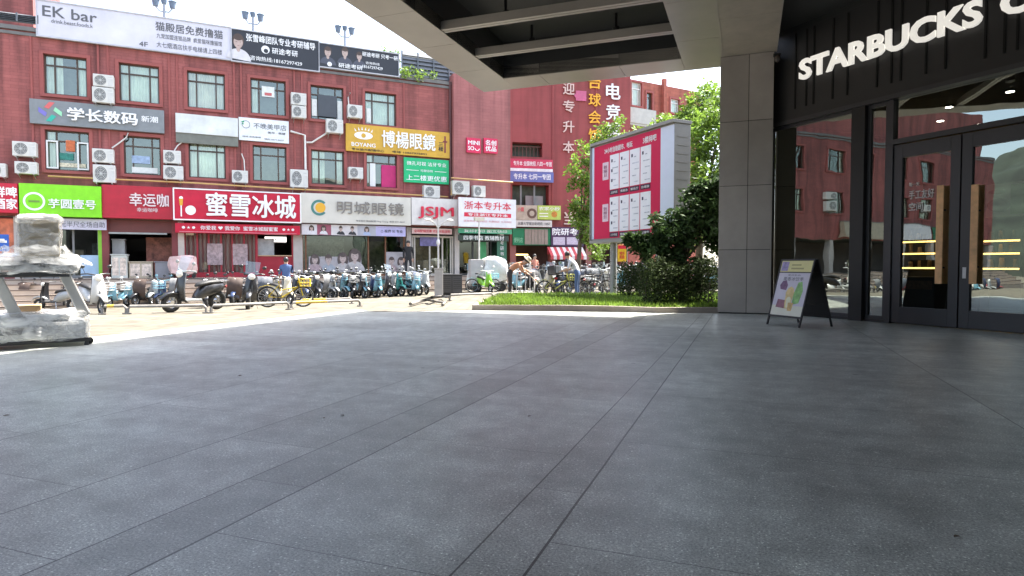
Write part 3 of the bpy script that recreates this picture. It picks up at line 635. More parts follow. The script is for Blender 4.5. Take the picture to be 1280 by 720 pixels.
# set-back red storey and louvres on the roof, far end
sv = FA.hit(42, 10, -1)[0]
m = MB(); m.box(S0, sv, .9, 6, ZR, 14.5); m.build('roof_storey', brick, rb)
lou = mat('louvre_gray', (.13, .14, .155), .5, metal=.3, var=.15)
def louvre(s0, s1, z0, z1, d, rows, name):
    B = MB(); hz = (z1 - z0) / rows
    for r_ in range(rows): B.prism([(0, 0), (.02, 0), (.09, hz * .85), (.07, hz * .85)], 0, s1 - s0, 0, Matrix.Translation((s0, -d, z0 + r_ * hz)) @ Matrix(((0, 1, 0, 0), (1, 0, 0, 0), (0, 0, 1, 0), (0, 0, 0, 1))))
    x = s0
    while x <= s1 + .01: B.box(x - .03, x + .03, -d - .03, -d + .0, z0, z1); x += (s1 - s0) / 4
    B.box(s0, s1, -d + .1, -d + .14, z0, z1)
    return B.build(name, lou, rb)
r4 = FA.rect(-60, 47, 12, 39, .1); louvre(r4[0], r4[1], ZR + .15, r4[3], .1, 5, 'roof_louvre')
r5 = FA.rect(502, 566, 72, 103, -.3); louvre(r5[0], r5[1] + .6, ZR + .15, ZR + 1.35, -.25, 6, 'roof_louvre')
pl = empty('roof_plant', FA.w(FA.hit(500, 100)[0], -.0, ZR + .14).to_tuple(), FA.a, 'leafy potted creeper trailing over the roof edge beside the black billboard', 'plant')
# ground floor: piers and ceiling slab behind the signs
def sh(u, v=315, d=0): return FA.hit(u, v, d)[0]
edges = [sh(u) for u in (-40, 23, 132, 219, 370, 511, 571)] + [S_MINI1 - .35]
pier = mat('pier_pale', (.45, .41, .38), .6, var=.12, scale=2); pier_r = mat('pier_red', (.2, .045, .045), .7)
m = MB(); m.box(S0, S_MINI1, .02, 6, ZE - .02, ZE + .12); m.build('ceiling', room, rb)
m = MB(); m.box(S0, S_MINI1, 4.2, 4.4, 0, ZE - .02); m.build('inner_wall', mat('shop_back', (.13, .11, .1), .8, var=.3, scale=1), rb)
m = MB(); m.box(S0, S_MINI1, -.0, 4.2, FLOOR - .2, FLOOR); m.build('inner_floor', mat('shop_floor', (.22, .2, .18), .5), rb)
for i, e in enumerate(edges):
    m = MB(); w = .12; mt = pier_r if i in (2, 3) else pier
    m.box(e - w, e + w, -.06, .3, FLOOR, ZE - .025); m.build('pier', mt, rb)
    m = MB(); m.box(e - .05, e + .05, .3, 4.2, FLOOR, ZE - .03); m.build('partition', room, rb)
k = edges[0] - 4.2
while k > S0: m = MB(); m.box(k - .25, k + .25, -.06, .4, 0, ZE - .025); m.build('pier', pier, rb); k -= 4.2
# shop fronts ------------------------------------------------------
sgl = glass('shop_glass', .07, (.72, .75, .73)); shopcol = {}
def front(s0, s1, fr_mt, doors, base=.0, z1=ZE - .05, y=.12, head=None, name='shop_front'):
    """glazed front: uprights at the fractions in doors"""
    B = MB(); t = .07
    for fx in doors: x = s0 + (s1 - s0) * fx; B.box(x - t / 2, x + t / 2, y - .05, y + .05, FLOOR, z1)
    B.box(s0, s1, y - .048, y + .048, z1 - .1, z1 + .0); B.box(s0, s1, y - .047, y + .047, FLOOR, FLOOR + .12 + base)
    if head: B.box(s0, s1, y - .046, y + .046, head, head + .08)
    f_ = B.build(name, fr_mt, rb)
    g = MB(); g.add([(s0, y, FLOOR + .1 + base), (s1, y, FLOOR + .1 + base), (s1, y, z1 - .05), (s0, y, z1 - .05)], [(0, 1, 2, 3)]); g.build('pane', sgl, f_)
    return f_
def box_on(par, s0, s1, y0, y1, z0, z1, mt, name): B = MB(); B.box(s0, s1, y0, y1, z0, z1); return B.build(name, mt, par)
alu_g = mat('frame_gray', (.2, .2, .2), .45, metal=.3); redf = mat('frame_red', (.36, .025, .04), .45); brownf = mat('frame_brown', (.2, .085, .04), .5, var=.2)
limef = mat('frame_lime', (.22, .5, .03), .5); orange_p = mat('poster_orange', (.55, .16, .08), .6, var=.45, scale=3)
P = edges
f0 = front(P[0] + .12, P[1] - .12, pier_r, (0, .5, 1)); box_on(f0, P[0] + .15, P[1] - .14, .02, .06, FLOOR + .3, ZE - .1, orange_p, 'poster')
f1 = front(P[1] + .12, P[2] - .25, alu_g, (0, .38, .66, 1), .0); box_on(f1, P[2] - .25, P[2] - .12, -.05, .15, FLOOR, ZE - .1, limef, 'jamb'); box_on(f1, sh(100), sh(131), .04, .06, FLOOR + .1, FLOOR + .95, mat('panel_skyblue', (.38, .52, .68), .5, var=.1), 'panel')
box_on(f1, sh(75), sh(96), 1.5, 1.9, FLOOR, FLOOR + 1.2, mat('shelf_tan', (.4, .33, .25), .6, var=.5, scale=4), 'display'); box_on(f1, sh(104), sh(126), 2.0, 2.4, FLOOR, FLOOR + 1.5, mat('shelf_gray', (.2, .22, .22), .6, var=.6, scale=6), 'display')
f2 = box_on(rb, P[2] + .12, P[3] - .12, .0, .2, ZE - .55, ZE - .03, mat('lintel_maroon', (.14, .04, .035), .6), 'shop_front'); box_on(f2, P[2] + .12, P[3] - .3, -.02, .1, ZE - .62, ZE - .551, mat('rail_gray', (.4, .42, .4), .4, metal=.5), 'shutter_rail')
box_on(f2, P[2] + .2, P[3] - .9, 3.2, 3.3, FLOOR + 1.2, ZE - .7, mat('menu_dark', (.02, .02, .022), .4), 'menu_board')
box_on(f2, P[3] - 1.2, P[3] - .14, 1.2, 1.3, FLOOR, ZE - .7, mat('mural_red', (.34, .12, .08), .6, var=.7, scale=4), 'mural')
# bright red tea shop: strip curtains, counter
c0, c1 = P[3] + .12, sh(320)
cur = bpy.data.materials.new('strip_curtain'); cur.use_nodes = True; nt = cur.node_tree; bb = nt.nodes['Principled BSDF']; wv_ = nt.nodes.new('ShaderNodeTexWave'); wv_.inputs['Scale'].default_value = 1.7; wv_.inputs['Distortion'].default_value = 1.2; wv_.inputs['Detail'].default_value = 2
tcx = nt.nodes.new('ShaderNodeTexCoord'); nt.links.new(tcx.outputs['Object'], wv_.inputs[0]); cr_ = nt.nodes.new('ShaderNodeValToRGB'); cr_.color_ramp.elements[0].color = (.55, .16, .16, 1); cr_.color_ramp.elements[1].color = (.8, .6, .55, 1); nt.links.new(wv_.outputs[0], cr_.inputs[0]); nt.links.new(cr_.outputs[0], bb.inputs['Base Color']); bb.inputs['Roughness'].default_value = .25
f3 = front(c0 + .25, c1, redf, (0, .17, .33, .5, .66, .83, 1)); B = MB(); n = 44
for q in range(n):
    xa = c0 + .28 + (c1 - c0 - .32) * q / n; xb = xa + (c1 - c0 - .32) / n * 1.1
    B.add([(xa, .2 + .03 * (q % 2), FLOOR + .1), (xb, .2 + .03 * ((q + 1) % 2), FLOOR + .1), (xb, .2 + .03 * ((q + 1) % 2), ZE - .12), (xa, .2 + .03 * (q % 2), ZE - .12)], [(0, 1, 2, 3)])
B.build('strip_curtain', cur, f3)
box_on(f3, c0 + .25, c1, -.02, .06, FLOOR, FLOOR + .22, redf, 'kick_board'); box_on(f3, c0, c0 + .24, -.08, .2, FLOOR, ZE - .04, mat('jamb_cream', (.55, .48, .42), .6), 'jamb')
box_on(f3, c0 + .3, c0 + .62, -.03, .05, ZE - .62, ZE - .2, mat('notice_cream', (.62, .56, .42), .6), 'notice')
for fx in (.36, .69): box_on(f3, c0 + (c1 - c0) * fx, c0 + (c1 - c0) * fx + .62, .05, .065, FLOOR + .55, FLOOR + 1.5, mat('notice_rows', (.4, .3, .3), .6, var=.5, scale=9), 'notice')
s0, s1 = sh(321), P[4] - .12
f4 = box_on(rb, s0, s1, .05, .6, FLOOR, FLOOR + .95, mat('counter_red', (.34, .02, .035), .4), 'order_counter'); box_on(f4, s0, s1, -.0, .62, FLOOR + .951, FLOOR + 1.0, mat('counter_tan', (.5, .33, .2), .5), 'counter_top')
box_on(f4, s0, s0 + .75, .1, .5, FLOOR + 1.0, FLOOR + 1.75, mat('case_gray', (.35, .36, .36), .3, var=.3, scale=3), 'display_case'); box_on(f4, s0 - .04, s0 + .04, -.02, .2, FLOOR, ZE - .04, redf, 'jamb'); box_on(f4, s1 - .06, s1, -.02, .2, FLOOR, ZE - .04, redf, 'jamb')
# optician
f5 = front(P[4] + .3, P[5] - .12, brownf, (0, .03, .62, .79, .98), .0, ZE - .32); box_on(f5, P[4] + .12, P[4] + .29, -.04, .2, FLOOR, ZE - .04, pier, 'jamb')
box_on(f5, P[4] + .5, P[4] + 2.6, 2.2, 2.5, FLOOR, FLOOR + 1.9, mat('optic_shelf', (.3, .32, .28), .5, var=.6, scale=5), 'display'); box_on(f5, P[5] - 1.8, P[5] - .4, 2.6, 2.9, FLOOR, FLOOR + 1.8, mat('optic_shelf2', (.42, .38, .24), .5, var=.6, scale=4), 'display')
skin_p = mat('print_skin', (.46, .35, .31), .6, var=.2, scale=9); hair_p = mat('print_hair', (.075, .05, .04), .6); mat('print_lip', (.34, .2, .18), .6)
def bust(par, x, y, z, h, shirt, hair=hair_p, skin=skin_p, long=False, bw=1.0):
    """flat printed portrait: hair, face, shoulders"""
    def fl(cx, cz, rx, rz, yy, mt, n=20, lo=0, hi=2 * math.pi):
        B = MB(); B.add([(cx + rx * math.cos(lo + (hi - lo) * i / n), yy, cz + rz * math.sin(lo + (hi - lo) * i / n)) for i in range(n)], [tuple(range(n))]); B.build('portrait', mt, par)
    if long: fl(x, z + h * .58, h * .27, h * .38, y - .001, hair)
    fl(x, z, h * .42 * bw, h * .42, y - .002, shirt, 20, 0, math.pi)
    fl(x, z + h * .42, h * .07, h * .12, y - .003, skin)
    fl(x, z + h * .72, h * .19, h * .24, y - .0045, hair); fl(x, z + h * .64, h * .155, h * .21, y - .0055, skin); fl(x, z + h * .8, h * .15, h * .09, y - .0065, hair)
    for e in (-1, 1): fl(x + e * h * .065, z + h * .66, h * .026, h * .009, y - .0065, hair_p, 8)
    fl(x, z + h * .53, h * .045, h * .014, y - .0065, MATS['print_lip'], 8)
shirt_w = mat('print_white', (.62, .6, .62), .6); shirt_p = mat('print_pink', (.55, .3, .36), .6); shirt_b = mat('print_blue', (.35, .42, .6), .6); shirt_k = mat('print_black', (.03, .03, .035), .6)
box_on(f5, sh(386), sh(452), .07, .075, FLOOR + .22, FLOOR + .95, mat('print_backdrop', (.40, .37, .38), .6, var=.2, scale=2), 'poster')
box_on(f5, sh(483), sh(508), .07, .075, FLOOR + .22, FLOOR + 1.2, MATS['print_backdrop'], 'poster')
mute_p, mute_b, mute_w = mat('muted_rose', (.40, .30, .31), .6, var=.25, scale=9), mat('muted_blue', (.33, .36, .40), .6, var=.25, scale=9), mat('muted_gray', (.46, .43, .42), .6, var=.25, scale=9); mute_h = mat('muted_hair', (.10, .075, .07), .6, var=.3, scale=9); mute_s = mat('muted_skin', (.47, .37, .34), .6, var=.22, scale=12)
pane5 = [c for c in f5.children if c.name.startswith('pane')][0]
for u, v, hh, sm_, lg in ((394, 342, .85, mute_p, True), (411, 342, .85, mute_b, False), (429, 342, .95, mute_w, True), (444, 342, 1.15, mute_w, True), (490, 338, .75, mute_p, False), (502, 338, .75, mute_w, True)):
    s_, z_ = FA.hit(u, v, 0); bust(f5, s_, .06, FLOOR + .25, hh, sm_, hair=mute_h, skin=mute_s, long=lg)
# end shop with the pale door
f6 = front(P[5] + .22, P[6] - .2, mat('frame_cream', (.5, .46, .4), .5), (0, .05, .42, .74, .95, 1), .0, ZE - .42); box_on(f6, P[5] + .5, P[6] - .5, 1.2, 1.4, FLOOR, FLOOR + 1.9, mat('gold_board', (.3, .22, .1), .5, var=.5, scale=5), 'display')
box_on(f6, P[5] + .6, P[6] - .9, .05, .07, ZE - .95, ZE - .5, mat('poster_violet2', (.16, .14, .3), .5, var=.4, scale=5), 'poster')
# dark stationery shop
f7 = front(P[6] + .12, P[7] - .12, mat('frame_black', (.03, .03, .03), .5), (0, .35, .55, .8, 1), .0, ZE - .6); box_on(f7, sh(600), sh(608), .02, .06, FLOOR + .1, ZE - .7, mat('panel_green', (.04, .25, .1), .5), 'panel'); box_on(f7, sh(606), sh(617), 1, 1.2, FLOOR, FLOOR + 2, mat('shelf_pink', (.45, .2, .25), .5, var=.5, scale=5), 'display')
s_, _ = FA.hit(627, 320, .42); k = MB(); k.box(s_ - .28, s_ + .28, -.46, -.42, FLOOR, ZE - .5); bp_ = k.build('column_board', mat('board_green', (.02, .1, .06), .5), f7)
for q in range(6): lettering('考研书店文具'[q], s_, ZE - .75 - q * .29, .2, .2, -.465, MATS['print_white'], f7)
# ================================================================== STEPS in front of the shops
stm = mat('step_granite', (.40, .33, .27), .7, var=.14, scale=1.2, bump=.15)
B = MB()
for i in range(6):
    z = FLOOR - .003 - .19 * i; B.box(S0, S_MINI1 + .4, -1.3 - .27 * i, -.0 if i == 0 else -1.3 - .27 * (i - 1) - .001, -1.3, z)
    B.box(S0, S_MINI1 + .4, -1.3 - .27 * i - .012, -1.3 - .27 * i + .02, z - .045, z + .002, 1)
so = B.build('steps', [stm, mat('step_nosing', (.13, .10, .085), .8, var=.25, scale=3)]); so.location = FA.o; so.rotation_euler = (0, 0, FA.a); tag(so, kind='structure')
# ================================================================== SIGNS on the red building
T = lambda n, c, **k: mat('ink_' + n, c, k.pop('rough', .5), var=.03, **k)
W_, K_, RD, GD = T('white', (.82, .82, .82)), T('black', (.015, .015, .017)), T('red', (.6, .015, .05)), T('gold', (.72, .38, .03))
GY, GN, BL = T('gray', (.1, .1, .11)), T('green', (.02, .3, .12)), T('blue', (.03, .07, .3))
def sign(name, label, cat, fr, u0, u1, vt, vb, d, th, pm, texts=(), group=None, edge=None, bev=.0):
    s0, s1, z0, z1 = fr.rect(u0, u1, vt, vb, d); w, h = s1 - s0, z1 - z0
    t = empty(name, fr.w(s0, d, z0).to_tuple(), fr.a, label, cat, group); t['w'] = w; t['h'] = h
    B = MB(); B.box(0, w, 0, th, 0, h); B.build('panel', pm, t, bev)
    if edge:
        B = MB(); e = .05; B.box(-e, 0, -.03, th, -e, h + e); B.box(w, w + e, -.03, th, -e, h + e); B.box(0, w, -.03, th, -e, 0); B.box(0, w, -.03, th, h, h + e); B.build('frame', edge, t)
    for x in texts:
        body, cx, cz, ww, hh, m_ = x[:6]; kw = x[6] if len(x) > 6 else {}
        dp = kw.pop('depth', .004); lettering(body, cx * w, cz * h, None if ww is None else ww * w, hh * h, -dp / 2 - .004, m_, t, depth=dp, **kw)
    return t
def deco(t, polys, mt, y=-.005, name='emblem', th=.004):
    w, h = t['w'], t['h']; B = MB()
    for p in polys: B.prism([(x * w, z * h) for x, z in p], y - th, y)
    return B.build(name, mt, t)
def circ(cx, cz, r, asp, n=24, a0=0, a1=360): return [(cx + r * math.cos(R(a0 + (a1 - a0) * i / n)) / asp, cz + r * math.sin(R(a0 + (a1 - a0) * i / n))) for i in range(n if a1 - a0 == 360 else n + 1)]
def arc(cx, cz, r0, r1, asp, a0, a1, n=24): return circ(cx, cz, r1, asp, n, a0, a1 - 1e-3) + circ(cx, cz, r0, asp, n, a0, a1 - 1e-3)[::-1]
bill_w = mat('billboard_white', (.60, .585, .65), .55, var=.05, scale=.6); bill_k = mat('billboard_black', (.022, .024, .032), .5, var=.15, scale=.8)
# rooftop billboards
t = sign('rooftop_billboard', 'long white rooftop billboard with dark lettering advertising a cat cafe', 'billboard', FA, 47, 288, 17.5, 59, .12, .12, bill_w, [
    ('EK bar', .155, .72, .26, .3, GY, dict(bold=.02)), ('drink.beast.foods.k', .165, .46, .2, .11, GY, dict(bold=0)), ('4F', .52, .13, .045, .14, GY),
    ('猫殿居免费撸猫', .77, .74, .37, .27, GY, dict(bold=.02)), ('九宠加盟连锁品牌  疯爱猫咪撸猫馆', .77, .45, .36, .15, GY, dict(bold=.005)), ('大七烟酒店扶手电梯请上四楼', .77, .18, .36, .17, GY, dict(bold=.005))], edge=mat('billboard_rim', (.45, .45, .48), .5))
t = sign('rooftop_billboard', 'black rooftop billboard of white lettering with a round emblem and a long phone number', 'billboard', FA, 290, 398, 44, 82, .14, .1, bill_k, [
    ('张雪峰团队专业考研辅导', .56, .80, .8, .24, W_, dict(bold=.035)), ('研途考研', .6, .48, .3, .2, W_, dict(bold=.03)), ('咨询热线:18167297429', .5, .16, .6, .15, W_, dict(bold=.015))], edge=mat('billboard_rim', (.45, .45, .48), .5))
deco(t, [circ(.375, .48, .13, t['w'] / t['h'])], W_); deco(t, [circ(.38, .44, .07, t['w'] / t['h'])], bill_k, -.01)
def bust_on(t, cx, z0, hh, shirt, long=False, bw=1):
    o = MB(); o.box(0, .01, 0, .001, 0, .01)
    bust(t, cx * t['w'], -.006, z0 * t['h'], hh * t['h'], shirt, long=long, bw=bw)
bust_on(t, .07, .02, .9, shirt_w)
t = sign('rooftop_billboard', 'black rooftop billboard with three suited portraits beside white lettering', 'billboard', FA, 399.5, 498, 61, 89, .14, .1, bill_k, [
    ('研途考研 只考一研', .76, .80, .46, .2, W_, dict(bold=.035)), ('咨询热线', .66, .42, .18, .12, W_, dict(bold=.01)), ('18167297429', .66, .24, .26, .13, W_, dict(bold=.02)), ('研途考研', .38, .16, .3, .2, W_, dict(bold=.035))], edge=mat('billboard_rim', (.45, .45, .48), .5))
for cx, z, hh in ((.1, .1, .85), (.31, .2, .82), (.49, .2, .7)): bust_on(t, cx, z, hh, mat('print_suit', (.07, .075, .1), .6))
deco(t, [circ(.12, .14, .1, t['w'] / t['h'])], W_, -.012)
# wall signs
gray_s = mat('sign_gray', (.20, .215, .225), .45, var=.06)
t = sign('wall_sign', 'long gray wall sign with a four-coloured pinwheel emblem and white lettering', 'sign', FA, 37, 205, 130.5, 160, .18, .16, gray_s, [
    ('学长数码', .53, .5, .52, .52, W_, dict(bold=.05, depth=.05)), ('新潮', .885, .56, .13, .26, W_, dict(bold=.03))])
a_ = t['w'] / t['h']
for k, m_ in enumerate((T('coral', (.6, .12, .12)), T('violet', (.18, .16, .5)), T('teal', (.03, .4, .3)), T('mint', (.3, .65, .4)))):
    an = R(90 * k + 15); pts = [(-.02, .12), (.26, .34), (.08, .40), (-.16, .22)]
    deco(t, [[(.145 + (x * math.cos(an) - z * math.sin(an)) / a_, .52 + (x * math.sin(an) + z * math.cos(an))) for x, z in pts]], m_, -.004 - .003 * k)
t = sign('wall_sign', 'blank white sign box stained gray along its lower edge', 'sign', FA, 219.5, 297.5, 144.5, 168, .25, .23, mat('sign_blank', (.62, .64, .62), .5, var=.12, scale=1.2))
B = MB(); B.box(0, t['w'], .05, .23, -.42, -.003); B.build('lower_panel', mat('sign_olive', (.16, .165, .14), .6), t)
t = sign('wall_sign', 'white nail salon sign with thin dark lettering and a leafy round emblem', 'sign', FA, 298.5, 361, 149, 177, .14, .12, mat('sign_white', (.72, .74, .76), .45, var=.03), [
    ('不晚美甲店', .62, .68, .66, .25, GY, dict(bold=.0)), ('美甲 · 美睫', .75, .42, .36, .1, GY, dict(bold=0)), ('纹绣 皮肤管理', .25, .17, .36, .07, GY, dict(bold=0)), ('预约 0571-8637', .7, .12, .4, .07, GY, dict(bold=0))])
deco(t, [arc(.14, .7, .15, .17, t['w'] / t['h'], 0, 360, 30)], GY); deco(t, [[(.04, .8), (.1, .86), (.11, .78)], [(.05, .7), (.09, .76), (.1, .69)]], GN, -.006)
yel = mat('sign_yellow', (.58, .335, .03), .5, var=.06)
t = sign('wall_sign', 'yellow optician sign with white brush lettering and an eye emblem with lashes', 'sign', FA, 432.5, 562, 160, 193, .16, .14, yel, [
    ('博楊眼鏡', .59, .55, .52, .62, W_, dict(bold=.03, depth=.03)), ('BOYANG', .16, .26, .22, .14, W_, dict(bold=.03)), ('专业验光配镜中心', .2, .08, .3, .09, K_, dict(bold=.02)), ('电话 15867975892', .6, .09, .34, .08, K_, dict(bold=.02)), ('三楼', .91, .42, .05, .34, K_, dict(bold=.03, vertical=True))])
a_ = t['w'] / t['h']
deco(t, [[(.16 + .085 * math.cos(R(q)), .6 + .14 * math.sin(R(q))) for q in range(0, 360, 15)]], W_); deco(t, [circ(.16, .6, .085, a_)], yel, -.011); deco(t, [[(.16 + dx - .008, .78 + k), (.16 + dx + .008, .78 + k), (.16 + dx * 1.2, .9 + k)] for dx, k in ((-.07, -.04), (-.04, 0), (-.012, .02), (.018, .02), (.045, 0), (.072, -.04))], W_)
deco(t, [[(.945, .2), (.96, .2), (.96, .85), (.945, .85)], [(.93, .6), (.975, .6), (.975, .66), (.93, .66)]], mat('ink_wine', (.2, .02, .03), .5))
t = sign('wall_sign', 'bright green clinic sign with three lines of white lettering', 'sign', FA, 505, 561, 198.5, 229, .12, .1, mat('sign_green', (.01, .42, .16), .5, var=.05), [
    ('微孔可视 洁牙专业', .5, .78, .88, .16, W_, dict(bold=.01)), ('可颜诊所', .5, .5, .28, .1, W_, dict(bold=.01)), ('上二楼更优惠', .5, .2, .9, .22, W_, dict(bold=.02))])
deco(t, [[(.05, .49), (.32, .49), (.32, .51), (.05, .51)], [(.68, .49), (.94, .49), (.94, .51), (.68, .51)]], W_)
mag = mat('sign_magenta', (.60, .012, .075), .4, var=.04)
t = sign('wall_sign', 'small square magenta sign of white Latin lettering on the plain brick end wall', 'sign', FA, 583.5, 601, 172.5, 191, .5, .1, mag, [('MINI', .5, .68, .8, .26, W_, dict(bold=.04)), ('SO', .3, .3, .42, .26, W_, dict(bold=.04))])
deco(t, [arc(.74, .34, .14, .19, t['w'] / t['h'], 190, 350)], W_)
t = sign('wall_sign', 'small square magenta sign of white Chinese characters on the plain brick end wall', 'sign', FA, 605, 622, 173, 191.5, .5, .1, mag, [('名创', .5, .7, .78, .34, W_, dict(bold=.04)), ('优品', .5, .3, .78, .34, W_, dict(bold=.04))])
# shop sign row
crim = mat('sign_crimson', (.52, .006, .035), .4, var=.04); deepred = mat('sign_deep_red', (.42, .012, .03), .5, var=.06)
t = sign('shop_sign', 'red shop sign with two rows of bold white characters beside the lime sign', 'sign', FA, -52, 22, 228, 265, .55, .5, crim, [('鲜啤', .79, .7, .4, .36, W_, dict(bold=.05)), ('酒家', .79, .3, .4, .36, W_, dict(bold=.05)), ('扎啤·小海鲜', .3, .5, .5, .3, W_, dict(bold=.02))])
t = sign('shop_sign', 'lime green shop sign with a white ring emblem and four white characters', 'sign', FA, 24, 126.5, 231, 270.5, .55, .5, mat('sign_lime', (.22, .66, .01), .4, var=.04), [('芋圆壹号', .64, .40, .58, .29, W_, dict(bold=.03, depth=.04))])
a_ = t['w'] / t['h']; deco(t, [arc(.175, .45, .225, .285, a_, 0, 360, 40)], W_); deco(t, [[(.11, .42), (.24, .42), (.24, .48), (.11, .48)]], mat('ink_olive', (.16, .3, .05), .5)); 
t = sign('shop_sign', 'plain red coffee shop sign with three white characters and a small line below', 'sign', FA, 127.5, 216, 232.5, 273, .45, .4, deepred, [('幸运咖', .66, .58, .56, .4, T('rose', (.72, .6, .6)), dict(bold=.03, depth=.03)), ('幸运咖啡', .63, .27, .3, .13, T('rose', (.72, .6, .6)), dict(bold=.01))])
wglow = mat('sign_lamp_white', (1, .93, .96), .5, var=0, emit=.35)
t = sign('shop_sign', 'large crimson tea shop sign with huge rounded white characters', 'sign', FA, 218, 375, 239.5, 275.5, .6, .5, crim, [('蜜雪冰城', .60, .52, .72, .8, W_, dict(bold=.04, depth=.06))], edge=W_)
a_ = t['w'] / t['h']; deco(t, [[(.045, .08), (.055, .08), (.055, .62), (.045, .62)], circ(.05, .7, .06, a_)], W_); deco(t, [[(.04, .45), (.06, .45), (.065, .68), (.035, .68)]], GD, -.006)
deco(t, [circ(.12, .3, .16, a_)], W_)
t = sign('shop_fascia', 'crimson strip of small white characters under the large crimson tea shop sign', 'sign', FA, 219, 375, 280.5, 292, .5, .42, crim, [('你爱我 ❤ 我爱你  蜜雪冰城甜蜜蜜', .5, .56, .62, .46, W_, dict(bold=.02)), ('● ★ ●', .1, .56, .1, .3, W_), ('● ★ ●', .9, .56, .1, .3, W_)])
deco(t, [[(.03, .08), (.97, .08), (.97, .13), (.03, .13)]], mat('ink_pink', (.7, .3, .35), .5))
cream = mat('sign_cream', (.60, .57, .50), .45, var=.05, scale=.8)
t = sign('shop_sign', 'cream optician sign with gray outlined characters and a green and gold ring emblem', 'sign', FA, 376.5, 513.5, 244, 280, .5, .45, cream, [('明城眼镜', .62, .56, .62, .44, T('silver', (.22, .2, .18)), dict(bold=-.012, depth=.04)), ('专业验光 精准配镜 Ming Cheng  电话 0571-8637', .71, .11, .46, .07, GY, dict(bold=0))])
a_ = t['w'] / t['h']; deco(t, [arc(.155, .52, .19, .27, a_, 40, 320, 30)], mat('ink_petrol', (.06, .2, .18), .5)); deco(t, [circ(.165, .52, .17, a_, 30)], GD, -.006)
t = sign('shop_sign', 'white sign with four red Latin capitals at the end of the optician', 'sign', FA, 514.5, 572, 248, 281.5, .5, .45, mat('sign_offwhite', (.64, .61, .58), .45, var=.04), [('JSJM', .52, .46, .76, .44, RD, dict(bold=.022, depth=.06))])
t = sign('shop_sign', 'white tutoring sign with red characters over a red strip, hung at the building corner', 'sign', FA, 573.5, 645, 248, 284, .95, .12, mat('sign_white2', (.70, .68, .70), .45, var=.03), [('浙本专升本', .5, .74, .82, .28, RD, dict(bold=.02)), ('专注浙江专升本', .5, .42, .7, .1, W_, dict(bold=.02, depth=.012)), ('咨询热线 金华校区 永康校区 义乌校区', .5, .2, .84, .07, T('rose2', (.6, .25, .3)), dict(bold=0))])
deco(t, [[(.09, .35), (.91, .35), (.91, .49), (.09, .49)]], RD)
# bits hung at sign level
t = sign('banner', 'pale violet banner strip with dark characters under the lime sign', 'banner', FA, 66, 133, 273.5, 287, .3, .04, mat('banner_lilac', (.55, .52, .62), .55, var=.05), [('2元半尺全场自助', .52, .48, .9, .55, GY, dict(bold=.005))])
t = sign('banner', 'pink banner strip of red characters over the pale shop door', 'banner', FA, 515, 565, 285.5, 292.5, .3, .04, mat('banner_pink', (.62, .42, .38), .55), [('全场配镜优惠 欢迎光临选购', .5, .5, .9, .5, RD, dict(bold=.01))])
t = sign('banner', 'green banner strip with pale lettering under the white tutoring sign', 'banner', FA, 573, 640, 286, 292, .7, .05, mat('banner_green', (.06, .30, .17), .55, var=.1), [('复印打印 图文快印', .5, .5, .8, .6, W_, dict(bold=0))])
t = sign('banner', 'black banner of white brush characters under the thin green banner strip', 'banner', FA, 573, 636, 294, 301, .62, .05, mat('banner_black', (.03, .045, .035), .55), [('四季书店 教辅教材', .5, .5, .8, .8, W_, dict(bold=.01))])
t = sign('light_box', 'small white light box with tiny characters hanging inside the tea shop counter', 'sign', FA, 331, 358, 296, 302.5, -.3, .08, mat('lightbox_white', (.9, .86, .82), .5, var=0, emit=.5), [('点单取餐请排队', .5, .5, .85, .5, GY)])
# strip of portraits above the optician's glazing
t = sign('poster_strip', 'strip of fashion portraits above the optician windows', 'poster', FA, 377, 507, 281.5, 294.5, .34, .05, mat('strip_pale', (.5, .46, .5), .5, var=.15, scale=2))
for x0, x1, m_ in ((0, .14, shirt_w), (.14, .27, mat('strip_wine', (.3, .08, .12), .5)), (.27, .52, mat('strip_white', (.62, .58, .58), .5)), (.52, .7, mat('strip_gray', (.4, .4, .45), .5)), (.7, 1, mat('strip_violet', (.46, .43, .68), .5))): deco(t, [[(x0, .02), (x1, .02), (x1, .98), (x0, .98)]], m_, -.001, 'print', .002)
for cx, m_, lg in ((.09, shirt_w, True), (.2, shirt_w, True), (.36, shirt_k, False), (.47, shirt_k, False), (.61, shirt_b, True)): bust_on(t, cx, .04, .9, m_, lg)
lettering('⌂ 视界 ▣ 专业', t['w'] * .86, t['h'] * .5, t['w'] * .22, t['h'] * .3, -.006, K_, t)
# parking sign at the edge
t = sign('parking_sign', 'small blue sign with a white car symbol beyond the wrapped treadmill', 'sign', FA, -6, 11, 293, 314, 1.0, .04, mat('sign_blue', (.02, .10, .42), .4), [('停车点', .5, .2, .8, .2, W_)])
deco(t, [[(.2, .5), (.25, .5), (.32, .74), (.68, .74), (.75, .5), (.86, .5), (.86, .64), (.2, .64)]], W_)
B = MB(); B.box(.46 * t['w'], .54 * t['w'], .045, .09, -(t.location.z - FLOOR), t['h'] * .8); B.build('post', mat('post_steel', (.3, .3, .31), .4, metal=.5), t)
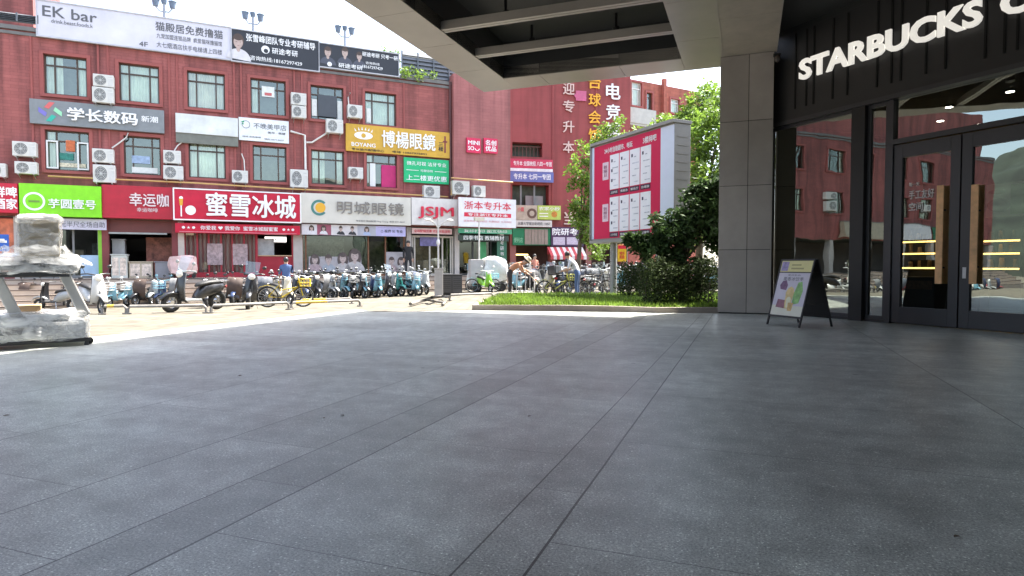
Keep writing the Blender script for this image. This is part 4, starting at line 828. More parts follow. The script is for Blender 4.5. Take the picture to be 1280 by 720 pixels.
# ================================================================== AIR CONDITIONERS
ac_w = mat('ac_white', (.62, .61, .57), .45, var=.1, scale=2.5); ac_g = mat('ac_grille', (.17, .175, .175), .5, var=.1); ac_h = mat('ac_hub', (.55, .55, .53), .5); ac_b = mat('ac_bracket', (.4, .38, .35), .5, metal=.3)
def make_ac(label):
    t = empty('air_conditioner', (0, 0, 0), FA.a, label, 'air conditioner', 'air conditioner units on the brick wall')
    B = MB(); B.box(-.43, .43, -.34, 0, 0, .6); B.build('casing', ac_w, t, .015)
    B = MB(); B.disc((-.12, -.3425, .3), (0, -1, 0), .245, 28); g = B.build('fan_grille', ac_g, t)
    B = MB(); B.ring((-.12, -.345, .3), (0, 1, 0), .25, .012, 28, 6)
    for r_ in (.08, .14, .2): B.ring((-.12, -.345, .3), (0, 1, 0), r_, .005, 24, 4)
    for q in range(8): an = q * math.pi / 4; B.tube([(-.12, -.346, .3), (-.12 + .245 * math.cos(an), -.346, .3 + .245 * math.sin(an))], .005, 4)
    B.build('guard', ac_w, g)
    B = MB(); B.cyl((-.12, -.345, .3), (-.12, -.36, .3), .05, n=14); B.build('hub', ac_h, g)
    B = MB(); B.box(.19, .36, -.346, -.341, .46, .5); B.box(.19, .4, -.345, -.341, .06, .4); B.build('side_panel', mat('ac_panel', (.56, .55, .52), .5), t)
    B = MB()
    for x in (-.3, .3): B.box(x - .025, x + .025, -.36, .3, -.05, -.003); B.box(x - .025, x + .025, .26, .3, -.34, -.05); B.tube([(x, -.3, -.05), (x, .28, -.32)], .015, 5)
    B.build('bracket', ac_b, t)
    return t
ACS = [
 (116, 93, 142, 108, 'small white air conditioner with a dark fan, upper unit right of the first top-floor window'), (115, 109, 142, 128, 'white air conditioner with a pale grille, lower unit beside the first top-floor window'),
 (364, 116, 383, 131, 'white air conditioner beside the window with a paper notice, upper of its two'), (365, 132, 383, 147, 'white air conditioner beside the window with a paper notice, lower of its two'),
 (435, 131, 453, 147, 'white air conditioner between the shuttered window and the last top-floor window'), (408, 149, 429, 166, 'white air conditioner under the shuttered top-floor window near the yellow sign'),
 (15, 177, 45, 195, 'wide white air conditioner above the lime sign, upper of the two nearest the casements'), (18, 202, 46, 217, 'white air conditioner above the lime sign, lower unit with a looped hose'),
 (-10, 204, 7, 221, 'white air conditioner above the red two-row beer sign'), (115, 186, 142, 203, 'white air conditioner with a dark fan between casement window and its neighbour, upper one'),
 (116, 206, 144, 228, 'big white air conditioner with a pale square grille below the dark-fan unit'), (204, 188, 226, 204, 'white air conditioner above the tea shop sign end, upper of two beside curtained window'),
 (204, 207, 229, 224, 'white air conditioner above the tea shop sign end, lower one with black fan'), (290, 213, 310, 228, 'lone white air conditioner on the brick below the nail salon sign'),
 (363, 212, 385, 234, 'tall white air conditioner at the foot of the white elbow pipe'), (436, 209, 454, 223, 'small white air conditioner with a dark fan under the yellow optician sign'),
 (530, 232, 550, 247, 'white air conditioner standing below the bright green clinic sign'), (566, 226, 587, 243, 'square white air conditioner on the end wall framed by the yellow pipe'), (592, 232, 607, 246, 'small white air conditioner on the end wall under the two magenta signs')]
proto = make_ac(ACS[0][4])
for i, (u0, v0, u1, v1, lab) in enumerate(ACS):
    off = .75 if u0 > 560 else .36
    s0, s1, z0, z1 = FA.rect(u0, u1, v0, v1, off); o = proto if i == 0 else copy_tree(proto); o['label'] = lab
    o.location = FA.w((s0 + s1) / 2, off - .34, z0); o.scale = ((s1 - s0) / .86, 1, (z1 - z0) / .6)
# pipes and cables on the wall
pw = mat('pipe_white', (.66, .64, .6), .45); py_ = mat('pipe_yellow', (.5, .3, .1), .5)
def apipe(name, label, pts, r, mt, d=.12):
    B = MB(); B.tube([FA.w(*FA.hit(u, v, d)[:1], d, FA.hit(u, v, d)[1]) for u, v in pts], r, 8); o = B.build(name, mt); tag(o, label, 'pipe'); return o
apipe('wall_pipe', 'white elbow pipe running down the brick from the nail salon sign', [(363, 164), (381, 169), (382, 212)], .05, pw)
apipe('wall_pipe', 'short white pipe bending up to the unit under the shuttered window', [(383, 178), (390, 178), (409, 166)], .04, pw)
apipe('wall_pipe', 'long thin yellow gas pipe above the shop signs', [(60, 220), (160, 225), (240, 228.5), (360, 236), (470, 241), (560, 246)], .035, py_, .3)
apipe('wall_pipe', 'yellow pipe bracket framing the two units on the end wall', [(564, 244), (564, 222.5), (641, 228)], .04, py_, .85)
apipe('wall_pipe', 'thin white hose looping from the unit above the lime sign', [(140, 185), (150, 178), (158, 172), (160, 166)], .03, pw)
apipe('wall_pipe', 'short white hose slanting from the black-fan unit to the window', [(218, 188), (222, 182), (227, 178)], .025, pw)
apipe('wall_pipe', 'thin white hose rising from the lone unit below the nail salon sign', [(306, 214), (305, 200), (302, 192)], .025, pw)
apipe('wall_pipe', 'thin white hose above the unit near the last top-floor window', [(436, 131), (435, 122), (438, 116)], .025, pw)
# roof lamp posts
def roof_lamp(u, v, lab):
    p = FA.w(FA.hit(u, v, -3)[0], -3, ZR); t = empty('roof_lamp', p.to_tuple(), FA.a, lab, 'lamp post', 'lamps on the roof'); h = FA.hit(u, v, -3)[1] - ZR
    B = MB(); B.tube([(0, 0, -.02), (0, 0, h)], .06, 8); B.tube([(-.35, 0, h - .15), (-.2, 0, h - .35), (.2, 0, h - .35), (.35, 0, h - .15)], .035, 6); B.build('pole', mat('lamp_gray', (.3, .33, .38), .5), t)
    for x in (-.35, .35):
        B = MB(); B.cyl((x, 0, h - .15), (x, 0, h + .15), .12, .16, 8); B.cyl((x, 0, h + .15), (x, 0, h + .25), .2, .03, 8); B.build('lantern', mat('lamp_blue', (.12, .16, .22), .4), t)
    B = MB(); B.cyl((0, 0, h), (0, 0, h + .2), .1, .14, 8); B.build('lantern', MATS['lamp_blue'], t)
roof_lamp(205, 5, 'two-armed lamp post on the roof behind the white billboard'); roof_lamp(316, 21, 'two-armed lamp post on the roof where white and black billboards meet'); roof_lamp(431, 38, 'two-armed lamp post on the roof behind the portrait billboard')
# ================================================================== WING across the side street
wing_m = brick_mat('wing_render', (.29, .064, .062), (.26, .056, .055), 1.6, .4, .006, .8, .2, .03, stain=.15)
wg = empty('street_wing', FW.o.to_tuple(), FW.a, 'plain red rendered building across the side street carrying vertical characters', 'building')
we = FW.hit(787.5, 200)[0]; HW = 14.6
r_op1 = FW.rect(640, 678, 178, 196, 0); r_op2 = FW.rect(640, 686, 231, 257, 0)
hol = [(r_op1[0] + .02, r_op1[1], r_op1[2], r_op1[3]), (r_op2[0] + .02, r_op2[1], r_op2[2], r_op2[3])]
wall_holes(-6, we, 3.4, HW, hol, .8, 'wall', wing_m, wg)
m = MB(); m.box(-6, we - .01, 3, 10, 0, HW - .05); m.box(we - .25, we - .002, .01, 3, 0, HW - .05); m.build('inner_wall', wing_m, wg)
m = MB(); m.box(-6, we, .01, 3, 3.3, 3.4); m.box(-6, we, .8, .9, 3.5, HW - .2); m.build('slab', room, wg)
m = MB()
for q in range(9): x = hol[0][0] + (hol[0][1] - hol[0][0]) * q / 8; m.box(x - .02, x + .02, .3, .34, hol[0][2], hol[0][2] + .7)
m.box(hol[0][0], hol[0][1], .28, .36, hol[0][2] + .7, hol[0][2] + .76); m.build('railing', mat('rail_brown', (.12, .05, .04), .6), wg)
m = MB()
for q in (.25, .62): x = hol[1][0] + (hol[1][1] - hol[1][0]) * q; m.box(x - .06, x + .06, .2, .3, hol[1][2], hol[1][3])
m.box(hol[1][0] + 1, hol[1][1] - .3, .4, .5, hol[1][2], hol[1][2] + .7, 1); m.build('window', [mat('frame_gray', (.2, .2, .2)), mat('bin_gray', (.3, .28, .27), .6)], wg)
for (u0, u1) in ((690, 700), (744, 748)): s0, s1 = FW.hit(u0, 150)[0], FW.hit(u1, 150)[0]; m = MB(); m.box(s0, s0 + .12, -.06, -.002, 3.4, HW); m.build('pilaster_strip', wing_m, wg)
def vtext(fr, body, uc, vs, hh, mt, lab, d=.06, bold=.03, wr=1.0, cat='lettering'):
    """one raised character for each height in vs"""
    s, z0 = fr.hit(uc, vs[-1], d); t = empty('wall_lettering', fr.w(s, d, z0).to_tuple(), fr.a, lab, cat)
    for ch, v in zip(body, vs):
        z = fr.hit(uc, v, d)[1] - z0; lettering(ch, 0, z, hh * wr, hh, 0, mt, t, bold=bold, depth=.06, name='character')
    return t
pinkw = mat('ink_palepink', (.62, .45, .40), .5); amber = mat('ink_amber', (.80, .40, .02), .45)
vtext(FW, '迎专升本', 710.5, (111, 133, 158.5, 184), .78, pinkw, 'column of pale pink characters down the plain red wing')
vtext(FW, '台球会馆', 743, (103, 125, 146.5, 169), .85, amber, 'column of amber characters on the red wing next to pale pink ones')
vtext(FW, '电竞馆', 766, (114.5, 140.5, 163), 1.05, W_, 'column of large white characters at the end of the red wing', wr=.95)
vtext(FW, '当', 713, (273,), .9, pinkw, 'single pale character low on the red wing above the purple sign'); vtext(FW, '川', 732, (270,), .8, pinkw, 'single pale three-stroke character half behind the leaves', bold=.02)
t = sign('wall_lettering', 'small white arrow and note under the amber characters', 'lettering', FW, 733, 757, 177, 188, .05, .03, wing_m, [('← 3楼 一', .5, .5, .95, .5, pinkw, dict(bold=.01))])
t = sign('arrow_sign', 'small pink arrow plate between pale pink and amber characters', 'sign', FW, 720, 733, 113.5, 126, .1, .05, mat('arrow_pink', (.5, .1, .2), .5)); deco(t, [[(-.2, .5), (.0, .75), (.0, .25)]], MATS['arrow_pink'], -.001)
sign('wall_banner', 'red banner of white characters over the balcony of the wing', 'banner', FW, 638, 691, 199, 210.5, .35, .06, mat('banner_red', (.5, .03, .08), .55, var=.08), [('专升本 全国统招 八四一专团', .52, .52, .9, .5, W_, dict(bold=.02))])
sign('wall_banner', 'thin white strip between the red and blue banners of the wing', 'banner', FW, 638, 691, 210.7, 214.3, .35, .06, mat('banner_white', (.7, .68, .7), .55))
sign('wall_banner', 'blue banner of white characters under the red banner of the wing', 'banner', FW, 638, 692, 214.7, 227.5, .4, .06, mat('banner_blue', (.12, .14, .36), .55, var=.08), [('专升本 七问一专团', .5, .52, .85, .55, W_, dict(bold=.03))])
t = sign('shop_sign', 'beige food stall sign with a round bowl picture', 'sign', FW, 645, 671.5, 256.5, 275, .5, .3, mat('sign_beige', (.42, .36, .28), .55, var=.15, scale=3), [('小面', .22, .72, .3, .3, RD, dict(bold=.02))]); deco(t, [arc(.75, .45, .18, .34, t['w'] / t['h'], 0, 360, 30)], mat('ink_brown', (.12, .07, .05), .6))
t = sign('shop_sign', 'yellow-green shop sign with an orange dish beside the beige one', 'sign', FW, 672, 701, 257, 274.5, .5, .3, mat('sign_pear', (.42, .52, .10), .5, var=.1, scale=3), [('农家小炒', .5, .78, .9, .26, W_, dict(bold=.02))]); deco(t, [circ(.72, .38, .22, t['w'] / t['h'])], mat('ink_orange', (.5, .2, .03), .6, var=.4, scale=9)); deco(t, [[(.08, .2), (.45, .2), (.45, .26), (.08, .26)], [(.08, .4), (.45, .4), (.45, .46), (.08, .46)]], W_)
sign('shop_sign', 'white strip sign with dark characters above the green shop', 'sign', FW, 645, 690, 275.5, 283.5, .5, .3, mat('strip_white2', (.62, .6, .56), .5), [('永康大学城自助烤肉 13857', .5, .5, .9, .5, GY, dict(bold=.02))])
t = sign('shuttered_shop', 'green shop front with a beige roller shutter', 'shop front', FW, 641, 690, 285.5, 306.5, .3, .3, mat('front_green', (.01, .2, .08), .5, var=.1), [('便利店', .14, .3, .22, .3, mat('ink_mint', (.2, .6, .35), .5))])
B = MB(); w, h = t['w'], t['h']
for q in range(7): B.box(w * .3 + q * w * .085, w * .3 + (q + 1) * w * .085 - .02, -.05 + .02 * (q % 2), -.002, .05, h * .95)
B.build('shutter', mat('shutter_beige', (.30, .245, .2), .5, var=.1), t)
t = sign('shop_sign', 'dark purple exam school sign with bold white characters', 'sign', FW, 689, 730, 284, 308, .4, .3, mat('sign_purple', (.055, .02, .07), .5), [('院研考', .42, .76, .76, .36, W_, dict(bold=.04))]); deco(t, [[(.06, .08), (.42, .08), (.42, .48), (.06, .48)], [(.47, .1), (.84, .1), (.84, .48), (.47, .48)]], mat('ink_mauve', (.5, .45, .55), .6, var=.3, scale=14))
# awning and dark ground floor of the wing
t = sign('awning', 'small awning striped red and white under the purple sign', 'awning', FW, 684, 728, 309, 318, .5, .02, mat('awning_red', (.5, .06, .07), .6))
B = MB(); w, h = t['w'], t['h']
for q in range(0, 12): B.add([(w * q / 12, -.9, -.1), (w * (q + 1) / 12, -.9, -.1), (w * (q + 1) / 12, 0, h), (w * q / 12, 0, h)], [(0, 1, 2, 3)], q % 2); B.add([(w * q / 12, -.9, -.35), (w * (q + 1) / 12, -.9, -.35), (w * (q + 1) / 12, -.9, -.1), (w * q / 12, -.9, -.1)], [(0, 1, 2, 3)], q % 2)
B.build('canvas', [MATS['awning_red'], mat('awning_white', (.68, .64, .62), .6)], t)
m = MB(); m.box(-6, we, 2.4, 2.6, 0, 3.3); m.build('inner_wall', mat('shop_brown', (.11, .05, .04), .7, var=.5, scale=.8), wg)
for u in (641, 690, 735, 780): s = FW.hit(u, 330)[0]; m = MB(); m.box(s - .2, s + .2, -.1, .4, 0, 3.3); m.build('pier', mat('pier_rose', (.34, .13, .11), .7), wg)
t = sign('window_lamp', 'narrow warm lit strip in the dark shop under the green front', 'lamp', FW, 637, 660, 317.5, 319, -.8, .05, mat('warm_strip', (1, .7, .25), .5, var=0, emit=1.5))
# ================================================================== FAR BUILDING
fb = empty('far_building', FX.o.to_tuple(), FX.a, 'orange-red building receding beyond the wing with white-framed windows and a gray balcony', 'building')
Hf = FX.hit(790, 99)[1]; fe = FX.hit(875, 135)[0]; ora = brick_mat('orange_brick', (.38, .11, .075), (.3, .09, .065), .6, .2, .008, .8, .3)
hf = [FX.rect(789, 802, 103, 132), FX.rect(808, 815, 116, 138), FX.rect(838, 849, 124, 141), FX.rect(856, 863, 132, 145)]
wall_holes(-1, fe, 0, Hf, hf, .3, 'wall', ora, fb); m = MB(); m.box(-1, fe, 4, 9, 0, Hf); m.box(-1, fe, .31, 4, Hf - .3, Hf - .002); m.build('roof', ora, fb)
m = MB(); m.box(-1, fe, 1, 1.1, .1, Hf - .31); m.build('inner_wall', room, fb)
for h in hf[:1] + hf[2:]: window(h, 0, fb, 0, white_fr)
window(hf[1], 4, fb)
m = MB(); m.box(fe * .42, fe * .46, -.3, -.002, 2, Hf + .4); m.build('pier', ora, fb)
r_ = FX.rect(788, 820, 136, 155, .9); m = MB(); m.box(r_[0], r_[1], -.92, -.86, r_[2], r_[3]); m.box(r_[0], r_[1], -.86, -.0, r_[2] - .15, r_[2]); m.build('balcony', mat('balcony_gray', (.42, .41, .38), .6, var=.12), fb)
# ================================================================== PLANTED BED
kerb = mat('kerb_stone', (.30, .255, .22), .8, var=.18, scale=2, bump=.2)
bedp = [onz(590, 387.5), onz(700, 387.8), onz(770, 389.3), onz(820, 391.2), onz(899, 391), Vector((7.5, 15.2, 0)), Vector((9, 24, 0)), onz(735, 372), onz(622, 372.5)]
def inset(poly, d):
    c = sum(poly, Vector()) / len(poly); return [p + (c - p).normalized() * d for p in poly]
B = MB(); n = len(bedp); ins = inset(bedp, .16)
B.add([(*p[:2], -.1) for p in bedp] + [(*p[:2], .13) for p in bedp] + [(*p[:2], .13) for p in ins] + [(*p[:2], .02) for p in ins], [(i, (i + 1) % n, (i + 1) % n + n, i + n) for i in range(n)] + [(i + n, (i + 1) % n + n, (i + 1) % n + 2 * n, i + 2 * n) for i in range(n)] + [(i + 2 * n, (i + 1) % n + 2 * n, (i + 1) % n + 3 * n, i + 3 * n) for i in range(n)])
tag(B.build('kerb', kerb), kind='structure')
B = MB(); B.add([(*p[:2], .09) for p in ins], [tuple(range(n))]); tag(B.build('soil', mat('soil', (.07, .06, .035), .9, var=.3, scale=3)), kind='structure')
# --- leaves and grass
def leaf_mesh(P, size, droop=.3, aspect=.45, up=0.0, name='foliage', mt=None, parent=None):
    """P: n x 3 leaf positions; every leaf a bent four-corner blade"""
    n = len(P); a = rng.normal(size=(n, 3)); a[:, 2] = a[:, 2] * .6 + up - droop; a /= np.linalg.norm(a, axis=1, keepdims=True)
    b2 = rng.normal(size=(n, 3)); b2 -= a * (a * b2).sum(1, keepdims=True); b2 /= np.linalg.norm(b2, axis=1, keepdims=True); c = np.cross(a, b2)
    L_ = size * rng.uniform(.65, 1.3, (n, 1)); W = L_ * aspect
    p0 = P; p1 = P + a * L_ * .5 + b2 * W * .5 + c * W * .12; p2 = P + a * L_; p3 = P + a * L_ * .5 - b2 * W * .5 + c * W * .12
    V = np.stack([p0, p1, p2, p3], 1).reshape(-1, 3)
    me = bpy.data.meshes.new(name); me.vertices.add(len(V)); me.vertices.foreach_set('co', V.ravel().astype(np.float32))
    me.loops.add(n * 4); me.loops.foreach_set('vertex_index', np.arange(n * 4, dtype=np.int32)); me.polygons.add(n); me.polygons.foreach_set('loop_start', np.arange(0, n * 4, 4, dtype=np.int32)); me.polygons.foreach_set('loop_total', np.full(n, 4, dtype=np.int32))
    me.update(calc_edges=True); me.materials.append(mt); o = bpy.data.objects.new(name, me); COL.objects.link(o); o.parent = parent; return o
lf_b = mat('leaf_bright', (.15, .24, .032), .5, var=.35, scale=.6, trans=.48, island=.4); lf_d = mat('leaf_dark', (.05, .088, .028), .6, spec=.2, var=.35, scale=1, trans=.3, island=.5)
lf_h = mat('leaf_hedge', (.052, .074, .026), .8, spec=.15, var=.4, scale=1, trans=.15, island=.5); bark = mat('bark', (.13, .10, .075), .9, var=.3, scale=6, bump=.5, bscale=20)
def clump_pts(centres, radii, per):
    out = []
    for c, r_ in zip(centres, radii):
        d = rng.normal(size=(per, 3)); d /= np.linalg.norm(d, axis=1, keepdims=True); out.append(np.array(c) + d * (r_ * rng.uniform(.25, 1.0, (per, 1)) ** .6) * np.array([1, 1, .75]))
    return np.concatenate(out)
def tree(base, h, trunk_h, blobs, per, size, label, mt, tr=.12, name='street_tree'):
    """blobs: (dx,dy,z,radius) lobes of the crown; each lobe is filled with many small leaf clumps"""
    t = empty(name, base, 0, label, 'tree'); B = MB(); top = Vector((.1, .05, trunk_h))
    B.tube([(0, 0, -.1), (.03, .02, trunk_h * .5), top], [tr * 1.25, tr, tr * .8], 9)
    C, Rr = [], []
    for dx, dy, z, r_ in blobs:
        e = Vector((dx, dy, z)); midp = top.lerp(e, .5) + Vector((0, 0, .2)); B.tube([top, midp, e], [tr * .55, tr * .35, tr * .12], 6)
        for q in range(max(9, int(r_ * r_ * 26))):
            d = rng.normal(size=3); d /= np.linalg.norm(d); pos = np.array([dx, dy, z]) + d * r_ * rng.uniform(.35, 1.0); C.append(pos); Rr.append(rng.uniform(.24, .44) * min(1, r_ + .15))
            if q < 5: B.tube([e, e.lerp(Vector(pos), .9)], [tr * .14, tr * .04], 4)
    B.build('trunk', bark, t); leaf_mesh(clump_pts(C, Rr, per), size, name='crown', mt=mt, parent=t); return t
def lobes(base, spec):      # spec: (u, v, y, r) of lobe centres in the photo
    out = []
    for u, v, y, r_ in spec: p = at(u, v, y); out.append((p.x - base[0], p.y - base[1], p.z - base[2], r_))
    return out
# slim tree left of the hoarding
bs = (at(722, 372, 25.5).x, 25.5, 0)
tree(bs, 6, 2.2, lobes(bs, [(738, 196, 25.5, .72), (728, 222, 25.2, .7), (742, 250, 25.6, .8), (725, 262, 25.2, .55), (735, 290, 25.4, .65), (745, 310, 25.6, .6), (766, 168, 26, .75), (752, 180, 26, .6), (786, 178, 26.2, .7), (729, 275, 26.2, .6)]), 46, .17, 'slim bright green tree growing just behind the far end of the tall hoarding', lf_b, .1)
bs = (at(872, 372, 21.5).x, 21.5, 0)
tree(bs, 8, 2.4, lobes(bs, [(885, 150, 22, .8), (870, 175, 21.8, .8), (893, 185, 21.4, .8), (868, 208, 21.5, .7), (888, 225, 21, .85), (873, 250, 21, .8), (893, 262, 21.5, .8), (868, 285, 21.6, .7), (905, 140, 22.5, .9), (925, 180, 22, 1.0), (920, 240, 22, 1.1), (945, 200, 22.5, 1.1)]), 46, .17, 'broad leafy tree with a sunlit crown between the hoarding and the gray column', lf_b, .13)
bs = (at(828, 372, 30).x, 30, 0)
tree(bs, 8, 2.6, lobes(bs, [(838, 160, 30, .9), (825, 170, 30, .8), (850, 152, 30.4, .8), (862, 165, 30, .9), (876, 130, 30, .9), (888, 118, 30.4, .8), (872, 150, 30, .9), (812, 188, 30, .9)]), 40, .2, 'farther pale green tree whose top shows over the hoarding by the orange building', lf_b, .15)
bs = onz(866, 388); bs = (bs.x, 17.2, .09)
tree(bs, 3, 1.2, lobes(bs, [(815, 300, 17.3, .34), (800, 303, 17.3, .22), (828, 285, 17.2, .5), (842, 300, 17, .5), (850, 275, 17.2, .5), (868, 262, 17.2, .5), (880, 285, 17.2, .55), (862, 305, 17, .5), (888, 268, 17.3, .5), (893, 300, 17.4, .5), (818, 312, 17.2, .35), (840, 318, 17.1, .38), (905, 285, 17.4, .6), (882, 240, 17.3, .42), (896, 228, 17.4, .45), (868, 246, 17.3, .36), (895, 250, 17.2, .45), (788, 300, 17.4, .14)]), 54, .17, 'dark broad-leaved tree with drooping branches in front of the hoarding', lf_d, .07, 'evergreen_tree')
# hedges
def hedge(u0, u1, v0, v1, y0, y1, per, label, mt=lf_h, size=.075):
    a, c = at(u0, 350, y0), at(u1, 350, y0); zt = at((u0 + u1) / 2, v0, y0).z; t = empty('hedge', ((a.x + c.x) / 2, (y0 + y1) / 2, .09), 0, label, 'hedge'); w, dp, h = c.x - a.x, y1 - y0, zt - .09
    n = int(w * dp * h * per); P = rng.uniform(0, 1, (n, 3)); edge = .5 + .5 * np.abs(P[:, 2] - .15) ** .5; keep = rng.uniform(0, 1, n) < np.where(P[:, 2] < .28, .45, 1.0); P = P[keep]
    bump_ = .07 * np.sin(P[:, 0] * w * 5.1) + .06 * np.sin(P[:, 1] * dp * 7 + P[:, 0] * 9)
    P = (P - [.5, .5, 0]) * [w, dp, h]; P[:, 2] *= (1 + bump_); P += rng.normal(0, .05, P.shape); P[:, 2] = np.maximum(P[:, 2], .02)
    leaf_mesh(P, size, .0, .55, .25, 'foliage', mt, t); B = MB()
    for q in range(int(w * 9)):
        x, y = random.uniform(-w / 2, w / 2), random.uniform(-dp / 2, dp / 2); B.tube([(x, y, -.02), (x + random.uniform(-.1, .1), y + random.uniform(-.08, .08), h * .4), (x + random.uniform(-.25, .25), y + random.uniform(-.15, .15), h * .85)], [.014, .01, .005], 5)
    B.build('stem', bark, t); return t
hedge(812, 903, 327, 391, 16.0, 17.6, 4200, 'dark clipped hedge with bare lower stems against the gray column')
hedge(777, 813, 332, 376, 19.6, 20.6, 3600, 'low dark hedge between the two posts of the hoarding')
# grass
def inpoly(x, y, P):
    r_ = np.zeros(len(x), bool); j = len(P) - 1
    for i in range(len(P)):
        xi, yi, xj, yj = P[i].x, P[i].y, P[j].x, P[j].y
        c = ((yi > y) != (yj > y)) & (x < (xj - xi) * (y - yi) / (yj - yi + 1e-12) + xi); r_ ^= c; j = i
    return r_
n = 90000; x = rng.uniform(-1.4, 8, n); y = rng.uniform(15, 24, n); k = inpoly(x, y, ins) & (rng.uniform(0, 1, n) < np.where(y < 20.5, 1, .4)); x, y = x[k], y[k]
thin = .55 + .45 * np.sin(x * 3.1 + 1.3 * np.sin(y * 2.3)); k = rng.uniform(0, 1, len(x)) < .45 + .55 * thin; x, y = x[k], y[k]
P = np.stack([x, y, np.full(len(x), .085)], 1)
go = leaf_mesh(P, .15, -1.5, .16, 0, 'grass', mat('grass_blade', (.17, .27, .035), .55, var=.4, scale=.9, trans=.4, island=.35)); tag(go, kind='stuff')
P = clump_pts([(.2, -.1, .15), (.6, 0, .2), (1.1, -.1, .1), (.9, -.2, -.15), (.25, -.2, -.1), (1.7, 0, .1)], [.3, .35, .3, .25, .25, .25], 60)
leaf_mesh(P, .14, name='foliage', mt=lf_b, parent=pl)
bs = FA.w(FA.hit(490, 70, -6)[0], -6, ZR)
tt = tree(bs.to_tuple(), 4, 1.5, [(0, 0, 2.5, .9), (-1, .3, 1.9, .8), (1, 0, 1.7, .9), (1.8, 0, 1.1, .7), (2.5, -1, .9, .7)], 34, .2, 'roof garden tree showing above the portrait billboard', lf_b, .06)
# ================================================================== HOARDING on two posts
pL, pR = at(740, 300, 22.6), at(842, 292, 18.7); hd = (pR - pL); hd.z = 0; hwid = hd.length; ha = math.atan2(hd.y, hd.x)
zb, zt = at(740, 301, 22.6).z, at(740, 184, 22.6).z
hg = empty('advertising_hoarding', (pL.x, pL.y, 0), ha, 'tall crimson advertising hoarding with rows of white notices on two gray posts', 'hoarding'); hg['w'] = hwid; hg['h'] = zt - zb
hm = mat('hoarding_gray', (.30, .29, .265), .5, metal=.2, var=.1, scale=1.2); D = .62
m = MB(); m.box(0, hwid, 0, D, zb, zt); hb_ = m.build('box', hm, hg, .01)
m = MB(); m.box(-.03, hwid + .03, -.09, D + .02, zt + .002, zt + .1); m.box(-.03, hwid + .03, -.09, D + .02, zb - .1, zb - .002); m.box(-.03, 0 - .002, -.09, D, zb, zt); m.build('edge_trim', hm, hg, .005)
m = MB()
for q in range(12): z = zb + .15 + q * (zt - zb - .3) / 12; m.box(hwid + .001, hwid + .012, .12, D - .12, z, z + .03)
m.build('vent_grille', hm, hg)
m = MB(); x0, x1 = .14, hwid * .86; hh = zt - zb; m.box(x0, x1, -.012, -.001, zb + .05, zt - .05); m.build('crimson_face', mat('face_crimson', (.60, .008, .07), .4, var=.03, emit=0), hg)
m = MB(); m.box(x1 + .002, hwid - .002, -.012, -.001, zb + .05, zt - .05); m.build('side_strip', mat('strip_sky', (.66, .72, .85), .35, var=.03), hg); m = MB(); m.box(0.0, x0 - .002, -.012, -.001, zb + .05, zt - .05); m.build('side_strip', mat('strip_sky', (.66, .72, .85), .35, var=.03), hg)
notice_m = mat('notice_paper', (.80, .79, .82), .5, var=.04, scale=3); small = mat('notice_print', (.5, .5, .56), .6, var=.5, scale=10)
cols = [(.255 + i * .128, .255 + i * .128 + .118) for i in range(4)]
for row, (za, zc) in enumerate(((.51, .86), (.08, .43))):
    for ci, (xa, xb) in enumerate(cols):
        B = MB(); B.box(hwid * xa, hwid * xb, -.02, -.0125, zb + hh * za, zb + hh * zc); nt_ = B.build('notice', notice_m, hg)
        B = MB(); 
        for q in range(3 if ci == 0 else 1): z = zb + hh * (zc - .045 - .1 * q); B.box(hwid * (xa + .018), hwid * (xa + .036), -.0225, -.0201, z - .1, z)
        B.build('print', T('ink', (.05, .04, .08)), nt_)
        for q in range(5): z = zb + hh * (za + .03 + q * .06); B = MB(); B.box(hwid * (xa + .05 - .02 * (q % 2)), hwid * (xb - .012 - .03 * (q % 3 == 1)), -.0222, -.0201, z, z + hh * .010); B.build('print', small, nt_)
        B = MB(); B.box(hwid * xa, hwid * (xb - .006), -.021, -.0125, zb + hh * (za - .055), zb + hh * (za - .008)); cpn = B.build('caption', T('plum', (.06, .02, .05)), hg); lettering(('上分专区', '竞技台', '娱乐厅', '台球房')[ci], hwid * (xa + xb) / 2, zb + hh * (za - .032), hwid * .09, hh * .024, -.024, W_, cpn)
    B = MB(); B.box(hwid * .155, hwid * .235, -.02, -.0125, zb + hh * (za + .11), zb + hh * (za + .29)); nt_ = B.build('notice', mat('notice_rose', (.72, .55, .62), .5, var=.06), hg)
    lettering('营业\n时间\n全天', hwid * .195, zb + hh * (za + .2), hwid * .045, hh * .12, -.0225, T('rose3', (.4, .2, .28)), nt_)
lettering('24小时自助超市、电玩', hwid * .36, zt - hh * .085, hwid * .36, hh * .055, -.016, W_, hg, bold=.04); lettering('3楼网吧', hwid * .74, zt - hh * .085, hwid * .15, hh * .06, -.016, W_, hg, bold=.04)
B = MB(); B.cyl((.9, .3, 0), (.9, .3, zb - .1), .12, n=18); B.build('post', mat('post_gray', (.33, .32, .31), .45, metal=.2), hg)
B = MB(); B.cyl((hwid - 1.0, .3, 0), (hwid - 1.0, .3, zb - .1), .12, n=18); B.build('post', MATS['post_gray'], hg)
